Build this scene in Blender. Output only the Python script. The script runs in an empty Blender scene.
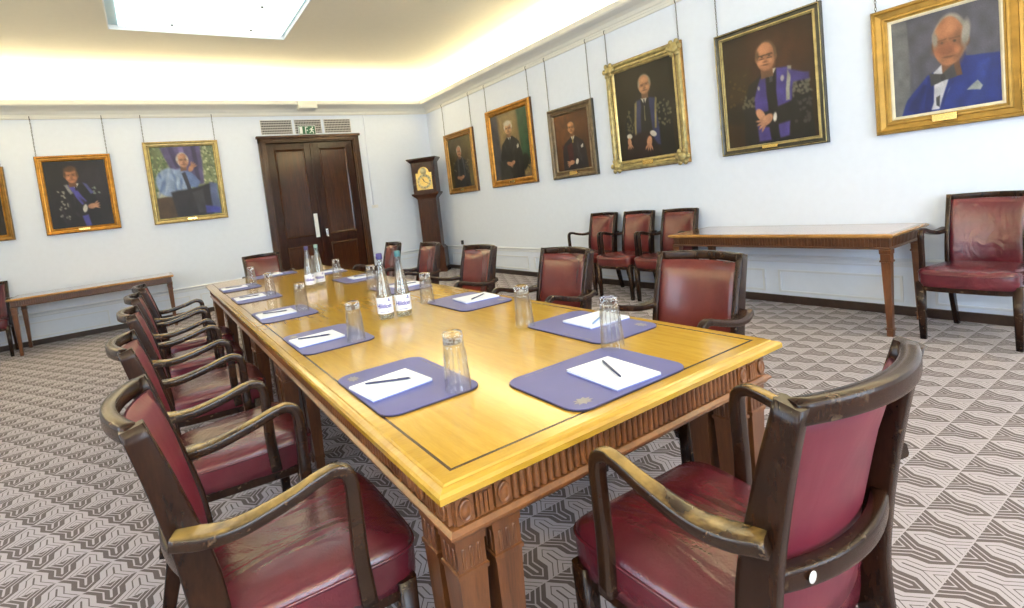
import bpy, bmesh, math, random
import numpy as np
from mathutils import Vector, Matrix
random.seed(7)
SC = bpy.context.scene
COL = SC.collection
PI = math.pi

# ------------------------------------------------------------------ materials
class S:
    """tiny wrapper: arithmetic on node sockets"""
    def __init__(s, nt, o): s.nt, s.o = nt, o
    def _m(s, op, *a):
        n = s.nt.nodes.new('ShaderNodeMath'); n.operation = op
        for i, x in enumerate((s,) + a):
            if isinstance(x, S): s.nt.links.new(x.o, n.inputs[i])
            else: n.inputs[i].default_value = x
        return S(s.nt, n.outputs[0])
    def __add__(s, b): return s._m('ADD', b)
    def __sub__(s, b): return s._m('SUBTRACT', b)
    def __mul__(s, b): return s._m('MULTIPLY', b)
    def __truediv__(s, b): return s._m('DIVIDE', b)
    def floor(s): return s._m('FLOOR')
    def fract(s): return s._m('FRACT')
    def abs(s): return s._m('ABSOLUTE')
    def max(s, b): return s._m('MAXIMUM', b)
    def min(s, b): return s._m('MINIMUM', b)
    def lt(s, b): return s._m('LESS_THAN', b)
    def gt(s, b): return s._m('GREATER_THAN', b)
    def clamp(s): return s.max(0.0).min(1.0)

def new_mat(name):
    m = bpy.data.materials.new(name); m.use_nodes = True
    nt = m.node_tree
    return m, nt, nt.nodes['Principled BSDF']

def coords(nt, scale=(1, 1, 1), rot=(0, 0, 0)):
    t = nt.nodes.new('ShaderNodeTexCoord'); mp = nt.nodes.new('ShaderNodeMapping')
    mp.inputs['Scale'].default_value = scale; mp.inputs['Rotation'].default_value = rot
    nt.links.new(t.outputs['Object'], mp.inputs['Vector'])
    return mp.outputs['Vector']

def noise(nt, vec, sc, det=3, rough=.5, dist=0):
    n = nt.nodes.new('ShaderNodeTexNoise'); n.inputs['Scale'].default_value = sc
    n.inputs['Detail'].default_value = det; n.inputs['Roughness'].default_value = rough
    n.inputs['Distortion'].default_value = dist
    if vec is not None: nt.links.new(vec, n.inputs['Vector'])
    return n.outputs['Fac']

def ramp(nt, fac, stops):
    r = nt.nodes.new('ShaderNodeValToRGB'); nt.links.new(fac, r.inputs['Fac'])
    e = r.color_ramp.elements
    while len(e) < len(stops): e.new(.5)
    for x, (p, c) in zip(e, stops): x.position = p; x.color = (*c[:3], 1)
    return r.outputs['Color']

def mixc(nt, fac, a, b):
    n = nt.nodes.new('ShaderNodeMix'); n.data_type = 'RGBA'
    for s, x in ((n.inputs[0], fac), (n.inputs[6], a), (n.inputs[7], b)):
        if hasattr(x, 'is_linked'): nt.links.new(x, s)
        elif isinstance(x, (int, float)): s.default_value = x
        else: s.default_value = (*x, 1)
    return n.outputs[2]

def bump(nt, h, strength, dist, bs):
    b = nt.nodes.new('ShaderNodeBump'); b.inputs['Strength'].default_value = strength
    b.inputs['Distance'].default_value = dist
    nt.links.new(h, b.inputs['Height']); nt.links.new(b.outputs['Normal'], bs.inputs['Normal'])

def plain(name, c, rough=.5, metal=0, spec=.5, var=.0, coat=0):
    m, nt, b = new_mat(name)
    b.inputs['Roughness'].default_value = rough; b.inputs['Metallic'].default_value = metal
    b.inputs['Specular IOR Level'].default_value = spec; b.inputs['Coat Weight'].default_value = coat
    n = noise(nt, coords(nt), 14, 3)
    lo = tuple(x * (1 - var) for x in c); hi = tuple(min(1, x * (1 + var)) for x in c)
    nt.links.new(ramp(nt, n, [(.3, lo), (.7, hi)]), b.inputs['Base Color'])
    return m

def wood(name, dark, light, scale=(6, .7, 6), rough=.25, coat=.3, worn=None, wornamt=.6, bumpy=.05, spec=.5):
    m, nt, b = new_mat(name)
    v = coords(nt, scale)
    n1 = noise(nt, v, 3.2, 6, .6, 1.2)
    n2 = noise(nt, coords(nt, tuple(x * 6 for x in scale)), 5, 3, .5)
    mid = tuple((a + c) / 2 for a, c in zip(dark, light))
    c = ramp(nt, n1, [(.28, dark), (.5, mid), (.72, light)])
    c = mixc(nt, .22, c, ramp(nt, n2, [(.35, dark), (.65, light)]))
    if worn:
        # scuffed varnish: chips with a shape of their own, mostly on the edges
        g = nt.nodes.new('ShaderNodeNewGeometry')
        pt = S(nt, g.outputs['Pointiness'])
        w = S(nt, noise(nt, coords(nt), 30, 5, .7))
        k = ((pt - .515) * 8.0).clamp() * ((w - .60) * 14.0).clamp() * wornamt
        c = mixc(nt, k.o, c, worn)
    nt.links.new(c, b.inputs['Base Color'])
    b.inputs['Roughness'].default_value = rough; b.inputs['Coat Weight'].default_value = coat
    b.inputs['Coat Roughness'].default_value = .12
    b.inputs['Specular IOR Level'].default_value = spec
    bump(nt, n1, bumpy, .01, b)
    return m

def leather(name, a, c, rough=.34, wrinkle=.35):
    m, nt, b = new_mat(name)
    n = noise(nt, coords(nt), 5, 4, .6)
    nt.links.new(ramp(nt, n, [(.3, a), (.7, c)]), b.inputs['Base Color'])
    wr = noise(nt, coords(nt, (7, 2.2, 4), (0, 0, .5)), 1.4, 2.2, .45, 1.0)
    gr = noise(nt, coords(nt), 160, 2)
    h = S(nt, wr) * 1.0 + S(nt, gr) * .05
    bump(nt, h.o, wrinkle, .03, b)
    b.inputs['Roughness'].default_value = rough; b.inputs['Specular IOR Level'].default_value = .55
    b.inputs['Coat Weight'].default_value = .25 if wrinkle > .2 else 0; b.inputs['Coat Roughness'].default_value = .22
    return m

M = {}
M['wall'] = plain('wall paint', (.82, .87, .96), .7, var=.012, spec=.2)
M['dado'] = plain('wainscot paint', (.78, .805, .84), .45, var=.015)
M['ceiling'] = plain('ceiling paint', (.88, .81, .63), .8, var=.01, spec=.1)
M['cove'] = plain('cove paint', (.85, .81, .68), .8, var=.01, spec=.1)
M['cornice'] = plain('cornice paint', (.80, .78, .70), .6, var=.01)
M['skirt'] = wood('skirting wood', (.018, .011, .008), (.05, .028, .02), (2, 2, 2), .4, 0)
M['chairwood'] = wood('dark chair wood', (.009, .0035, .002), (.030, .0115, .0055), (5, 5, 1.2), .26, .05, (.42, .30, .18), .7, spec=.25)
M['armwood'] = wood('worn arm wood with painted reflection', (.010, .004, .002), (.032, .0135, .006), (5, 1.2, 5), .24, .12, (.42, .30, .18), .7, spec=.4)
def wear_and_reflection():
    m = M['armwood']; nt = m.node_tree; b = nt.nodes['Principled BSDF']
    src = b.inputs['Base Color'].links[0].from_socket
    g = nt.nodes.new('ShaderNodeNewGeometry'); sp = nt.nodes.new('ShaderNodeSeparateXYZ'); nt.links.new(g.outputs['Normal'], sp.inputs[0])
    n = S(nt, noise(nt, coords(nt), 9, 4, .6))
    k = ((S(nt, sp.outputs[2]) - .62) * 3.0).clamp() * ((n - .36) * 4.0).clamp() * .85  # gold on upward faces: hand wear plus reflected warm light put into the colour
    nt.links.new(mixc(nt, k.o, src, (.30, .19, .055)), b.inputs['Base Color'])
wear_and_reflection()
M['seat'] = leather('seat leather', (.070, .008, .015), (.118, .015, .024), .24, .55)
M['back'] = leather('back leather', (.105, .009, .021), (.150, .016, .031), .42, .08)
M['fronty'] = leather('brown red leather', (.078, .010, .011), (.120, .021, .018), .25, .10)
M['top'] = wood('honey satinwood', (.42, .215, .016), (.60, .37, .045), (7, .8, 7), .16, .35, bumpy=.006)
M['band'] = wood('honey satinwood border', (.38, .20, .018), (.54, .33, .044), (1, 6, 6), .18, .35, bumpy=.006)
M['inlay'] = plain('dark inlay', (.05, .022, .008), .25)
M['apron'] = wood('brown apron wood', (.095, .029, .009), (.25, .095, .029), (3, 3, 3), .3, .4, bumpy=.05)
M['legwood'] = wood('brown leg wood', (.055, .017, .006), (.16, .057, .018), (8, 8, 1), .28, .4, bumpy=.04)
M['sidetop'] = wood('polished side table top', (.20, .08, .022), (.40, .18, .05), (7, .8, 7), .1, .9, bumpy=.004)
M['sideedge'] = wood('side table edge', (.26, .12, .03), (.50, .26, .07), (2, 2, 2), .22, .5, bumpy=.01)
M['sideapron'] = wood('side table apron', (.045, .016, .008), (.13, .05, .018), (3, 3, 3), .3, .4, bumpy=.04)
M['door'] = wood('mahogany door', (.010, .0035, .002), (.036, .010, .004), (9, 9, .7), .16, .1, bumpy=.006, spec=.18)
M['doorpanel'] = wood('mahogany door panel', (.014, .0045, .002), (.060, .018, .005), (11, 11, .6), .15, .15, bumpy=.006, spec=.25)
M['architrave'] = wood('door architrave', (.026, .010, .004), (.070, .027, .009), (3, 3, .6), .25, .1, bumpy=.008, spec=.3)
M['clock'] = wood('clock mahogany', (.018, .006, .003), (.060, .018, .008), (9, 9, .9), .25, .15, bumpy=.008, spec=.3)
M['mat'] = plain('blue leatherette', (.075, .082, .27), .38, var=.05)
M['matedge'] = plain('mat edge', (.02, .012, .02), .5)
M['gilt'] = plain('gilt stamping', (.27, .26, .27), .4, .3)
M['paper'] = plain('paper', (.84, .85, .90), .7, var=.01)
M['paperside'] = plain('pad backing', (.22, .26, .60), .6, var=.03)
M['pen'] = plain('navy pen', (.022, .03, .10), .3)
M['penblue'] = plain('blue pen', (.10, .22, .48), .3)
M['pentip'] = plain('pen tip', (.6, .6, .62), .25, 1)
M['brass'] = plain('brass', (.80, .55, .18), .25, 1)
M['chrome'] = plain('chrome', (.8, .8, .82), .15, 1)
M['chain'] = plain('chain metal', (.10, .09, .075), .4, .8)
M['white'] = plain('white plastic', (.83, .83, .82), .4, var=.01)
M['offwhite'] = plain('cream plastic', (.78, .76, .68), .5, var=.01)
M['sticker'] = plain('sticker', (.8, .78, .72), .5, var=.1)
M['dark'] = plain('dark hole', (.03, .028, .026), .8)
M['grille'] = plain('grille metal', (.50, .48, .46), .5)
M['green'] = plain('sign green', (.018, .11, .05), .4)
M['signwhite'] = plain('sign white', (.82, .85, .82), .4)
M['label'] = plain('bottle label', (.84, .84, .88), .45, var=.01)
M['ink'] = plain('label ink', (.05, .035, .32), .5)
M['capviolet'] = plain('violet cap', (.028, .016, .12), .35)
M['capteal'] = plain('teal cap', (.018, .105, .13), .35)
M['capgrey'] = plain('grey green cap', (.16, .25, .24), .35)
M['silverface'] = plain('clock chapter ring', (.66, .56, .30), .6, 0)
M['black'] = plain('black paint', (.012, .012, .014), .4)
M['goldA'] = plain('orange gold leaf', (0.446, 0.216, 0.036), .32, .65, var=.3)
M['goldB'] = plain('pale gold leaf', (0.475, 0.374, 0.158), .35, .55, var=.25)
M['goldC'] = plain('brown gold leaf', (0.302, 0.158, 0.036), .35, .6, var=.3)
M['goldD'] = plain('old gold leaf', (0.396, 0.324, 0.144), .38, .55, var=.35)
M['goldE'] = plain('amber gold leaf', (0.36, 0.209, 0.043), .35, .55, var=.2)
M['darkgold'] = plain('frame dark line', (.09, .04, .012), .4, .2)  # dark finish of frame edges and grooves
M['bronze'] = plain('bronzed frame', (.13, .095, .055), .42, .4, var=.3)
M['blackgold'] = plain('black frame', (.030, .028, .018), .35, .1, var=.3)
M['slip'] = plain('cream slip', (.70, .62, .44), .6, var=.08)

def glassmat(name, tint, rough=0.0, ior=1.45):
    m, nt, b = new_mat(name)
    b.inputs['Base Color'].default_value = (*tint, 1)
    b.inputs['Transmission Weight'].default_value = 1; b.inputs['Roughness'].default_value = rough
    b.inputs['IOR'].default_value = ior
    return m
def thin(name, tint, refr=.0, ior=1.5, boost=1.0):
    m, nt, b = new_mat(name); out = [n for n in nt.nodes if n.type == 'OUTPUT_MATERIAL'][0]; nt.nodes.remove(b)
    fr = nt.nodes.new('ShaderNodeLayerWeight'); fr.inputs['Blend'].default_value = .5
    tr = nt.nodes.new('ShaderNodeBsdfTransparent'); tr.inputs[0].default_value = (*tint, 1)
    gl = nt.nodes.new('ShaderNodeBsdfGlossy'); gl.inputs['Roughness'].default_value = .03
    rf = nt.nodes.new('ShaderNodeBsdfGlass'); rf.inputs['IOR'].default_value = 1.25
    m1 = nt.nodes.new('ShaderNodeMixShader'); m1.inputs[0].default_value = refr; nt.links.new(tr.outputs[0], m1.inputs[1]); nt.links.new(rf.outputs[0], m1.inputs[2])
    m2 = nt.nodes.new('ShaderNodeMixShader'); fc = S(nt, fr.outputs['Facing']); k = (fc * fc * fc * .45 * boost + .035).clamp()
    nt.links.new(k.o, m2.inputs[0]); nt.links.new(m1.outputs[0], m2.inputs[1]); nt.links.new(gl.outputs[0], m2.inputs[2])
    nt.links.new(m2.outputs[0], out.inputs[0]); return m
M['glass'] = thin('clear glass', (.97, .975, .97), .12, boost=1.5)
M['glassfoot'] = thin('thick glass foot', (.97, .975, .97), .75)
M['bottleglass'] = thin('bottle glass', (.97, .985, .975), .2, boost=1.5)
M['water'] = thin('water', (.985, .99, .99), .35, 1.33)
M['pane'] = glassmat('window pane', (1, 1, 1), 0, 1.1)

def emit(name, c, s):
    m, nt, b = new_mat(name)
    b.inputs['Base Color'].default_value = (.8, .8, .8, 1)
    b.inputs['Emission Color'].default_value = (*c, 1); b.inputs['Emission Strength'].default_value = s
    return m
M['diffuser'] = emit('lamp diffuser', (.88, 1.0, 1.0), 2.6)
M['recess'] = plain('recess paint', (.66, .84, .86), .6, var=.01)

def carpet_mat():
    m, nt, b = new_mat('woven zigzag carpet')
    t = nt.nodes.new('ShaderNodeTexCoord'); sp = nt.nodes.new('ShaderNodeSeparateXYZ')
    nt.links.new(t.outputs['Object'], sp.inputs[0])
    wob = S(nt, noise(nt, t.outputs['Object'], 25, 2)) - .5
    x = S(nt, sp.outputs[0]) + wob * .002; y = S(nt, sp.outputs[1]) + wob * .002
    vv = (y - .58) / .158
    bi = vv.floor(); v = vv - bi
    u = (x - 2.043) / .189 + bi * .5          # a node of the lower line sits at u = 0
    uu = u + ((v - .5) * .08)
    w = ((uu + .5).fract() - .5).abs()
    s = w - .25 + (v * -1.0 + .34).max(0.0) * .735 - (v - .66).max(0.0) * .735
    darkm = s.lt(0.0)
    a = s.abs()
    lines = ((a / .122).fract() - .5).abs().gt(darkm * -.045 + .405) * a.gt(.07)
    seam = (v - .5).abs().gt(.486)
    val = (darkm - lines).abs()               # lines swap tone
    val = val * (S(nt, seam.o) * -1.0 + 1.0)
    fuzz = S(nt, noise(nt, t.outputs['Object'], 420, 2, .7))
    big = S(nt, noise(nt, t.outputs['Object'], 1.3, 3))
    c = mixc(nt, val.o, (.43, .378, .40), (.110, .083, .077))
    k = ((fuzz - .5) * .55 + (big - .5) * .25 + 1.0)
    n = nt.nodes.new('ShaderNodeMix'); n.data_type = 'RGBA'; n.blend_type = 'MULTIPLY'; n.inputs[0].default_value = 1
    cc = nt.nodes.new('ShaderNodeCombineColor')
    for i in range(3): nt.links.new(k.o, cc.inputs[i])
    nt.links.new(c, n.inputs[6]); nt.links.new(cc.outputs[0], n.inputs[7])
    nt.links.new(n.outputs[2], b.inputs['Base Color'])
    b.inputs['Roughness'].default_value = .95; b.inputs['Specular IOR Level'].default_value = .1
    b.inputs['Sheen Weight'].default_value = .15
    bump(nt, fuzz.o, .4, .004, b)
    return m
M['carpet'] = carpet_mat()

# ------------------------------------------------------------------ mesh helpers
class MB:
    def __init__(s): s.bm = bmesh.new(); s.mats = []
    def mi(s, m):
        if m not in s.mats: s.mats.append(m)
        return s.mats.index(m)
    def faces(s, vs, fs, m, smooth=False):
        i = s.mi(m); v = [s.bm.verts.new(p) for p in vs]; out = []
        for f in fs:
            try: q = s.bm.faces.new([v[k] for k in f])
            except ValueError: continue
            q.material_index = i; q.smooth = smooth; out.append(q)
        return v, out
    def box(s, c, d, m, bev=0, rz=0, seg=2):
        x, y, z = (k / 2 for k in d)
        vs = [(a * x, b * y, e * z) for a in (-1, 1) for b in (-1, 1) for e in (-1, 1)]
        R = Matrix.Rotation(rz, 3, 'Z')
        vs = [R @ Vector(p) + Vector(c) for p in vs]
        v, f = s.faces(vs, [(0, 1, 3, 2), (4, 6, 7, 5), (0, 4, 5, 1), (2, 3, 7, 6), (0, 2, 6, 4), (1, 5, 7, 3)], m)
        if bev:
            es = list({e for q in f for e in q.edges})
            r = bmesh.ops.bevel(s.bm, geom=es, offset=bev, segments=seg, profile=.5, affect='EDGES')
            for q in r['faces']: q.material_index = s.mi(m); q.smooth = True
        return s
    def bb(s, a, b, m, bev=0):
        return s.box([(p + q) / 2 for p, q in zip(a, b)], [abs(q - p) for p, q in zip(a, b)], m, bev)
    def loft(s, rings, m, close=True, cap=True, smooth=True):
        i = s.mi(m); vr = [[s.bm.verts.new(p) for p in r] for r in rings]; n = len(rings[0])
        for a, b in zip(vr, vr[1:]):
            for k in range(n if close else n - 1):
                q = s.bm.faces.new((a[k], a[(k + 1) % n], b[(k + 1) % n], b[k])); q.material_index = i; q.smooth = smooth
        if cap and close:
            for r, rv in ((vr[0], True), (vr[-1], False)):
                q = s.bm.faces.new(r[::-1] if rv else r); q.material_index = i
        return s
    def sweep(s, pts, secs, m, side=(1, 0, 0), n=12, pw=3.2, cap=True, smooth=True):
        """pts: centres, secs: (width along side, thickness); rounded-rectangle section"""
        pts = [Vector(p) for p in pts]; rings = []
        for i, p in enumerate(pts):
            t = (pts[min(i + 1, len(pts) - 1)] - pts[max(i - 1, 0)]).normalized()
            sd = side[i] if isinstance(side, list) else side
            sd = Vector(sd); sd = (sd - t * sd.dot(t)).normalized(); up = t.cross(sd)
            w, h = secs[i] if isinstance(secs, list) else secs
            r = []
            for k in range(n):
                a = 2 * PI * (k + .5) / n; ca, sa = math.cos(a), math.sin(a)
                r.append(p + sd * (w / 2 * math.copysign(abs(ca) ** (2 / pw), ca)) + up * (h / 2 * math.copysign(abs(sa) ** (2 / pw), sa)))
            rings.append(r)
        return s.loft(rings, m, cap=cap, smooth=smooth)
    def tube(s, pts, r, m, n=8):
        d = (Vector(pts[-1]) - Vector(pts[0])).normalized()
        sd = (1, 0, 0) if abs(d.x) < .8 else (0, 1, 0)
        return s.sweep(pts, (2 * r, 2 * r), m, sd, n, 2)
    def lathe(s, prof, m, c=(0, 0, 0), n=24, cap=False, smooth=True, axis='Z', ribs=0, ribamp=0):
        rings = []
        for r, z in prof:
            ring = []
            for k in range(n):
                a = 2 * PI * k / n; rr = r
                if ribs and r > .02: rr = r * (1 + ribamp * math.cos(ribs * a))
                q = (rr * math.cos(a), rr * math.sin(a), z)
                if axis == 'Y': q = (q[0], -q[2], q[1])
                if axis == 'X': q = (q[2], q[0], q[1])
                ring.append(Vector(q) + Vector(c))
            rings.append(ring)
        return s.loft(rings, m, cap=cap, smooth=smooth)
    def blob(s, c, r, m, n=8, k=5, rz=0):
        R = Matrix.Rotation(rz, 3, 'Z'); rings = []
        for j in range(k + 1):
            t = PI * j / k; t = min(max(t, .02), PI - .02)
            rings.append([R @ Vector((r[0] * math.sin(t) * math.cos(2 * PI * i / n), r[1] * math.sin(t) * math.sin(2 * PI * i / n), -r[2] * math.cos(t))) + Vector(c) for i in range(n)])
        return s.loft(rings, m)
    def poly(s, pts, lo, hi, m, axis='Z'):
        """flat outline in two axes given thickness from lo to hi"""
        def P(p, h): return (p[0], p[1], h) if axis == 'Z' else ((p[0], h, p[1]) if axis == 'Y' else (h, p[0], p[1]))
        s.loft([[P(p, lo) for p in pts], [P(p, hi) for p in pts]], m, smooth=False); return s
    def build(s, name, parent=None, loc=None, rz=0):
        bmesh.ops.recalc_face_normals(s.bm, faces=s.bm.faces)
        me = bpy.data.meshes.new(name); s.bm.to_mesh(me); s.bm.free()
        for m in s.mats: me.materials.append(M[m] if isinstance(m, str) else m)
        o = bpy.data.objects.new(name, me); COL.objects.link(o)
        if parent: o.parent = parent
        if loc: o.location = loc
        o.rotation_euler.z = rz
        return o

def spline(P, n):
    P = [np.array(p, float) for p in P]; out = []
    Q = [2 * P[0] - P[1]] + P + [2 * P[-1] - P[-2]]
    for i in range(1, len(Q) - 2):
        for k in range(n):
            t = k / n; a, b, c, d = Q[i - 1:i + 3]
            out.append(.5 * (2 * b + (c - a) * t + (2 * a - 5 * b + 4 * c - d) * t * t + (3 * b - a - 3 * c + d) * t ** 3))
    out.append(P[-1]); return [tuple(x) for x in out]

def tag(o, label, cat, group=None):
    o['label'] = label; o['category'] = cat
    if group: o['group'] = group
    return o
def thing(name, label, cat, loc=(0, 0, 0), rz=0, group=None):
    o = bpy.data.objects.new(name, None); COL.objects.link(o)
    o.empty_display_size = .1; o.location = loc; o.rotation_euler = (0, 0, rz)
    return tag(o, label, cat, group)
def struct(mb, name, loc=None):
    o = mb.build(name, None, loc); o['kind'] = 'structure'; return o
def copy_tree(o, parent=None):
    c = o.copy(); COL.objects.link(c); c.parent = parent
    for ch in list(KIDS.get(o.name, [])): copy_tree_child(ch, c)
    return c
def copy_tree_child(o, parent):
    c = o.copy(); COL.objects.link(c); c.parent = parent
    KIDS.setdefault(parent.name, []).append(c)
    for ch in list(KIDS.get(o.name, [])): copy_tree_child(ch, c)
KIDS = {}
def index_kids():
    KIDS.clear()
    for o in bpy.data.objects:
        if o.parent: KIDS.setdefault(o.parent.name, []).append(o)

# ------------------------------------------------------------------ room
XL, XR, YN, YF, ZC = -3.0, 5.143, -2.6, 9.429, 3.86
W = .2
struct(MB().bb((XL - W, YN - W, -.15), (XR + W, YF + W, 0), 'carpet'), 'floor')

def wall_mesh(fixed, lo, hi, openings, axis, out):
    """wall slab from piers and lintels round the openings (a0,a1,z0,z1)"""
    mb = MB(); z1 = 3.95
    def seg(a, b, c, d):
        if axis == 'y': mb.bb((min(fixed, fixed + out), a, c), (max(fixed, fixed + out), b, d), 'wall')
        else: mb.bb((a, min(fixed, fixed + out), c), (b, max(fixed, fixed + out), d), 'wall')
    x = lo
    for a0, a1, c0, c1 in openings:
        seg(x, a0, 0, z1); seg(a0, a1, 0, c0) if c0 > 0 else None; seg(a0, a1, c1, z1); x = a1
    seg(x, hi, 0, z1); return mb
LW = [(-1.6, .0, .85, 2.95), (1.3, 2.9, .85, 2.95)]
NW = [(-.4, 1.1, .85, 2.95), (1.8, 3.3, .85, 2.95)]
DX0, DX1, DZ = 1.87, 3.50, 2.75
struct(wall_mesh(XR, YN - W, YF + W, [], 'y', W), 'wall_right')
struct(wall_mesh(XL, YN - W, YF + W, LW, 'y', -W), 'wall_left')
struct(wall_mesh(YF, XL, XR, [(DX0, DX1, 0, DZ)], 'x', W), 'wall_far')
struct(wall_mesh(YN, XL, XR, NW, 'x', -W), 'wall_near')
# unseen dark panel added behind the closed door so no light leaks in
struct(MB().bb((DX0 - .1, YF + W, 0), (DX1 + .1, YF + W + .05, DZ + .1), 'dark'), 'wall_light_block')

def window(n, axis, fixed, a0, a1, z0, z1, s):
    mb = MB()
    def bar(a, b, c, d, t=.07, off=.1, m='white'):
        p = fixed - s * off
        if axis == 'y': mb.bb((p - t / 2, a, c), (p + t / 2, b, d), m, .004)
        else: mb.bb((a, p - t / 2, c), (b, p + t / 2, d), m, .004)
    for a, b, c, d in ((a0, a0 + .06, z0, z1), (a1 - .06, a1, z0, z1), (a0, a1, z0, z0 + .07), (a0, a1, z1 - .06, z1)): bar(a, b, c, d)
    zm = (z0 + z1) / 2; am = (a0 + a1) / 2
    bar(a0 + .05, a1 - .05, zm - .03, zm + .03, .06); bar(am - .015, am + .015, z0 + .05, z1 - .05, .04)
    o = struct(mb, 'window_%d' % n)
    pb = MB(); p = fixed - s * .1
    if axis == 'y': pb.bb((p - .003, a0 + .05, z0 + .05), (p + .003, a1 - .05, z1 - .05), 'pane')
    else: pb.bb((a0 + .05, p - .003, z0 + .05), (a1 - .05, p + .003, z1 - .05), 'pane')
    pb.build('window_pane', o)
    sb = MB()
    if axis == 'y': sb.bb((fixed - .02, a0 - .06, z0 - .04), (fixed + .12, a1 + .06, z0 - .001), 'white', .006)
    else: sb.bb((a0 - .06, fixed - .02, z0 - .04), (a1 + .06, fixed + .12, z0 - .001), 'white', .006)
    sb.build('window_sill', o)
for i, (a, b, c, d) in enumerate(LW): window(i + 1, 'y', XL, a, b, c, d, 1)
for i, (a, b, c, d) in enumerate(NW): window(i + 3, 'x', YN, a, b, c, d, 1)

# ceiling with an opening for the light box, curved cove all round
LX0, LX1, LY0, LY1 = -.10, 1.95, 4.6, 7.42
cb = MB()
cb.bb((XL, YN, ZC), (LX0, YF, ZC + .1), 'ceiling'); cb.bb((LX1, YN, ZC), (XR, YF, ZC + .1), 'ceiling')
cb.bb((LX0, YN, ZC), (LX1, LY0, ZC + .1), 'ceiling'); cb.bb((LX0, LY1, ZC), (LX1, YF, ZC + .1), 'ceiling')
struct(cb, 'ceiling')
cv = MB(); R = .36; rings = []
for k in range(9):
    a = PI / 2 * k / 8; i = R * (1 - math.cos(a)) + .002; z = ZC - R + R * math.sin(a) - .002
    rings.append([(XL + i, YN + i, z), (XR - i, YN + i, z), (XR - i, YF - i, z), (XL + i, YF - i, z)])
cv.loft(rings, 'cove', cap=False); struct(cv, 'trim_1')
# cornice: picture rail strip below, a moulded projecting shelf that hides the cove lamps
co = MB()
prof = [(0, 3.195), (.022, 3.197), (.026, 3.225), (.012, 3.235), (.012, 3.262), (.03, 3.265), (.05, 3.30), (.10, 3.325), (.17, 3.335), (.22, 3.345),
        (.235, 3.36), (.24, 3.425), (.225, 3.43), (.21, 3.37), (0, 3.37)]
co.loft([[(XL + i, YN + i, z), (XR - i, YN + i, z), (XR - i, YF - i, z), (XL + i, YF - i, z)] for i, z in prof], 'cornice', cap=False, smooth=False)
struct(co, 'trim_2')
# dado rail, wainscot panels, skirting
def around(prof, m, name):
    mb = MB(); mb.loft([[(XL + i, YN + i, z), (XR - i, YN + i, z), (XR - i, YF - i, z), (XL + i, YF - i, z)] for i, z in prof], m, cap=False, smooth=False)
    return mb
dprof = [(0, .395), (.010, .398), (.012, .412), (.006, .416), (.006, .435), (.018, .440), (.026, .455), (.020, .466), (0, .468)]
dd = MB()
for P0, P1, nrm in (((XR, YN), (XR, YF), (-1, 0)), ((XL, YN), (XL, YF), (1, 0)), ((XL, YN), (XR, YN), (0, 1)), ((XL, YF), (1.775, YF), (0, -1)), ((3.60, YF), (XR, YF), (0, -1))):
    dd.loft([[(x + nrm[0] * i, y + nrm[1] * i, z) for i, z in dprof] for x, y in (P0, P1)], 'dado', smooth=False)
struct(dd, 'trim_3')
pm = MB()
def panel(wall, a0, a1, z0=.105, z1=.325):
    t, d = .018, .014
    for p, q, r, s_ in ((a0, a1, z0, z0 + t), (a0, a1, z1 - t, z1), (a0, a0 + t, z0 + t, z1 - t), (a1 - t, a1, z0 + t, z1 - t)):
        if wall == 'R': pm.bb((XR - d, p, r), (XR + .001, q, s_), 'dado')
        elif wall == 'F': pm.bb((p, YF - d, r), (q, YF + .001, s_), 'dado')
for a, b in ((-2.3, -1.2), (-1.05, .3), (.45, 1.5), (1.7, 2.67), (2.80, 3.75), (3.9, 5.1), (5.25, 6.4), (6.55, 7.7), (7.85, 9.0)): panel('R', a, b)
for a, b in ((-2.8, -1.9), (-1.75, -.7), (-.55, .4), (.55, 1.6), (3.75, 4.9)): panel('F', a, b)
struct(pm, 'trim_4')
def skirting(name, a, b): struct(MB().bb(a, b, 'skirt', .004), name)
skirting('baseboard_right', (XR - .02, YN, 0), (XR + .001, YF, .075))
skirting('baseboard_left', (XL - .001, YN, 0), (XL + .02, YF, .075))
skirting('baseboard_far', (XL + .02, YF - .02, 0), (1.775, YF + .001, .075))
skirting('baseboard_far', (3.60, YF - .02, 0), (XR - .02, YF + .001, .075))
skirting('baseboard_near', (XL + .02, YN - .001, 0), (XR - .02, YN + .02, .075))

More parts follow.
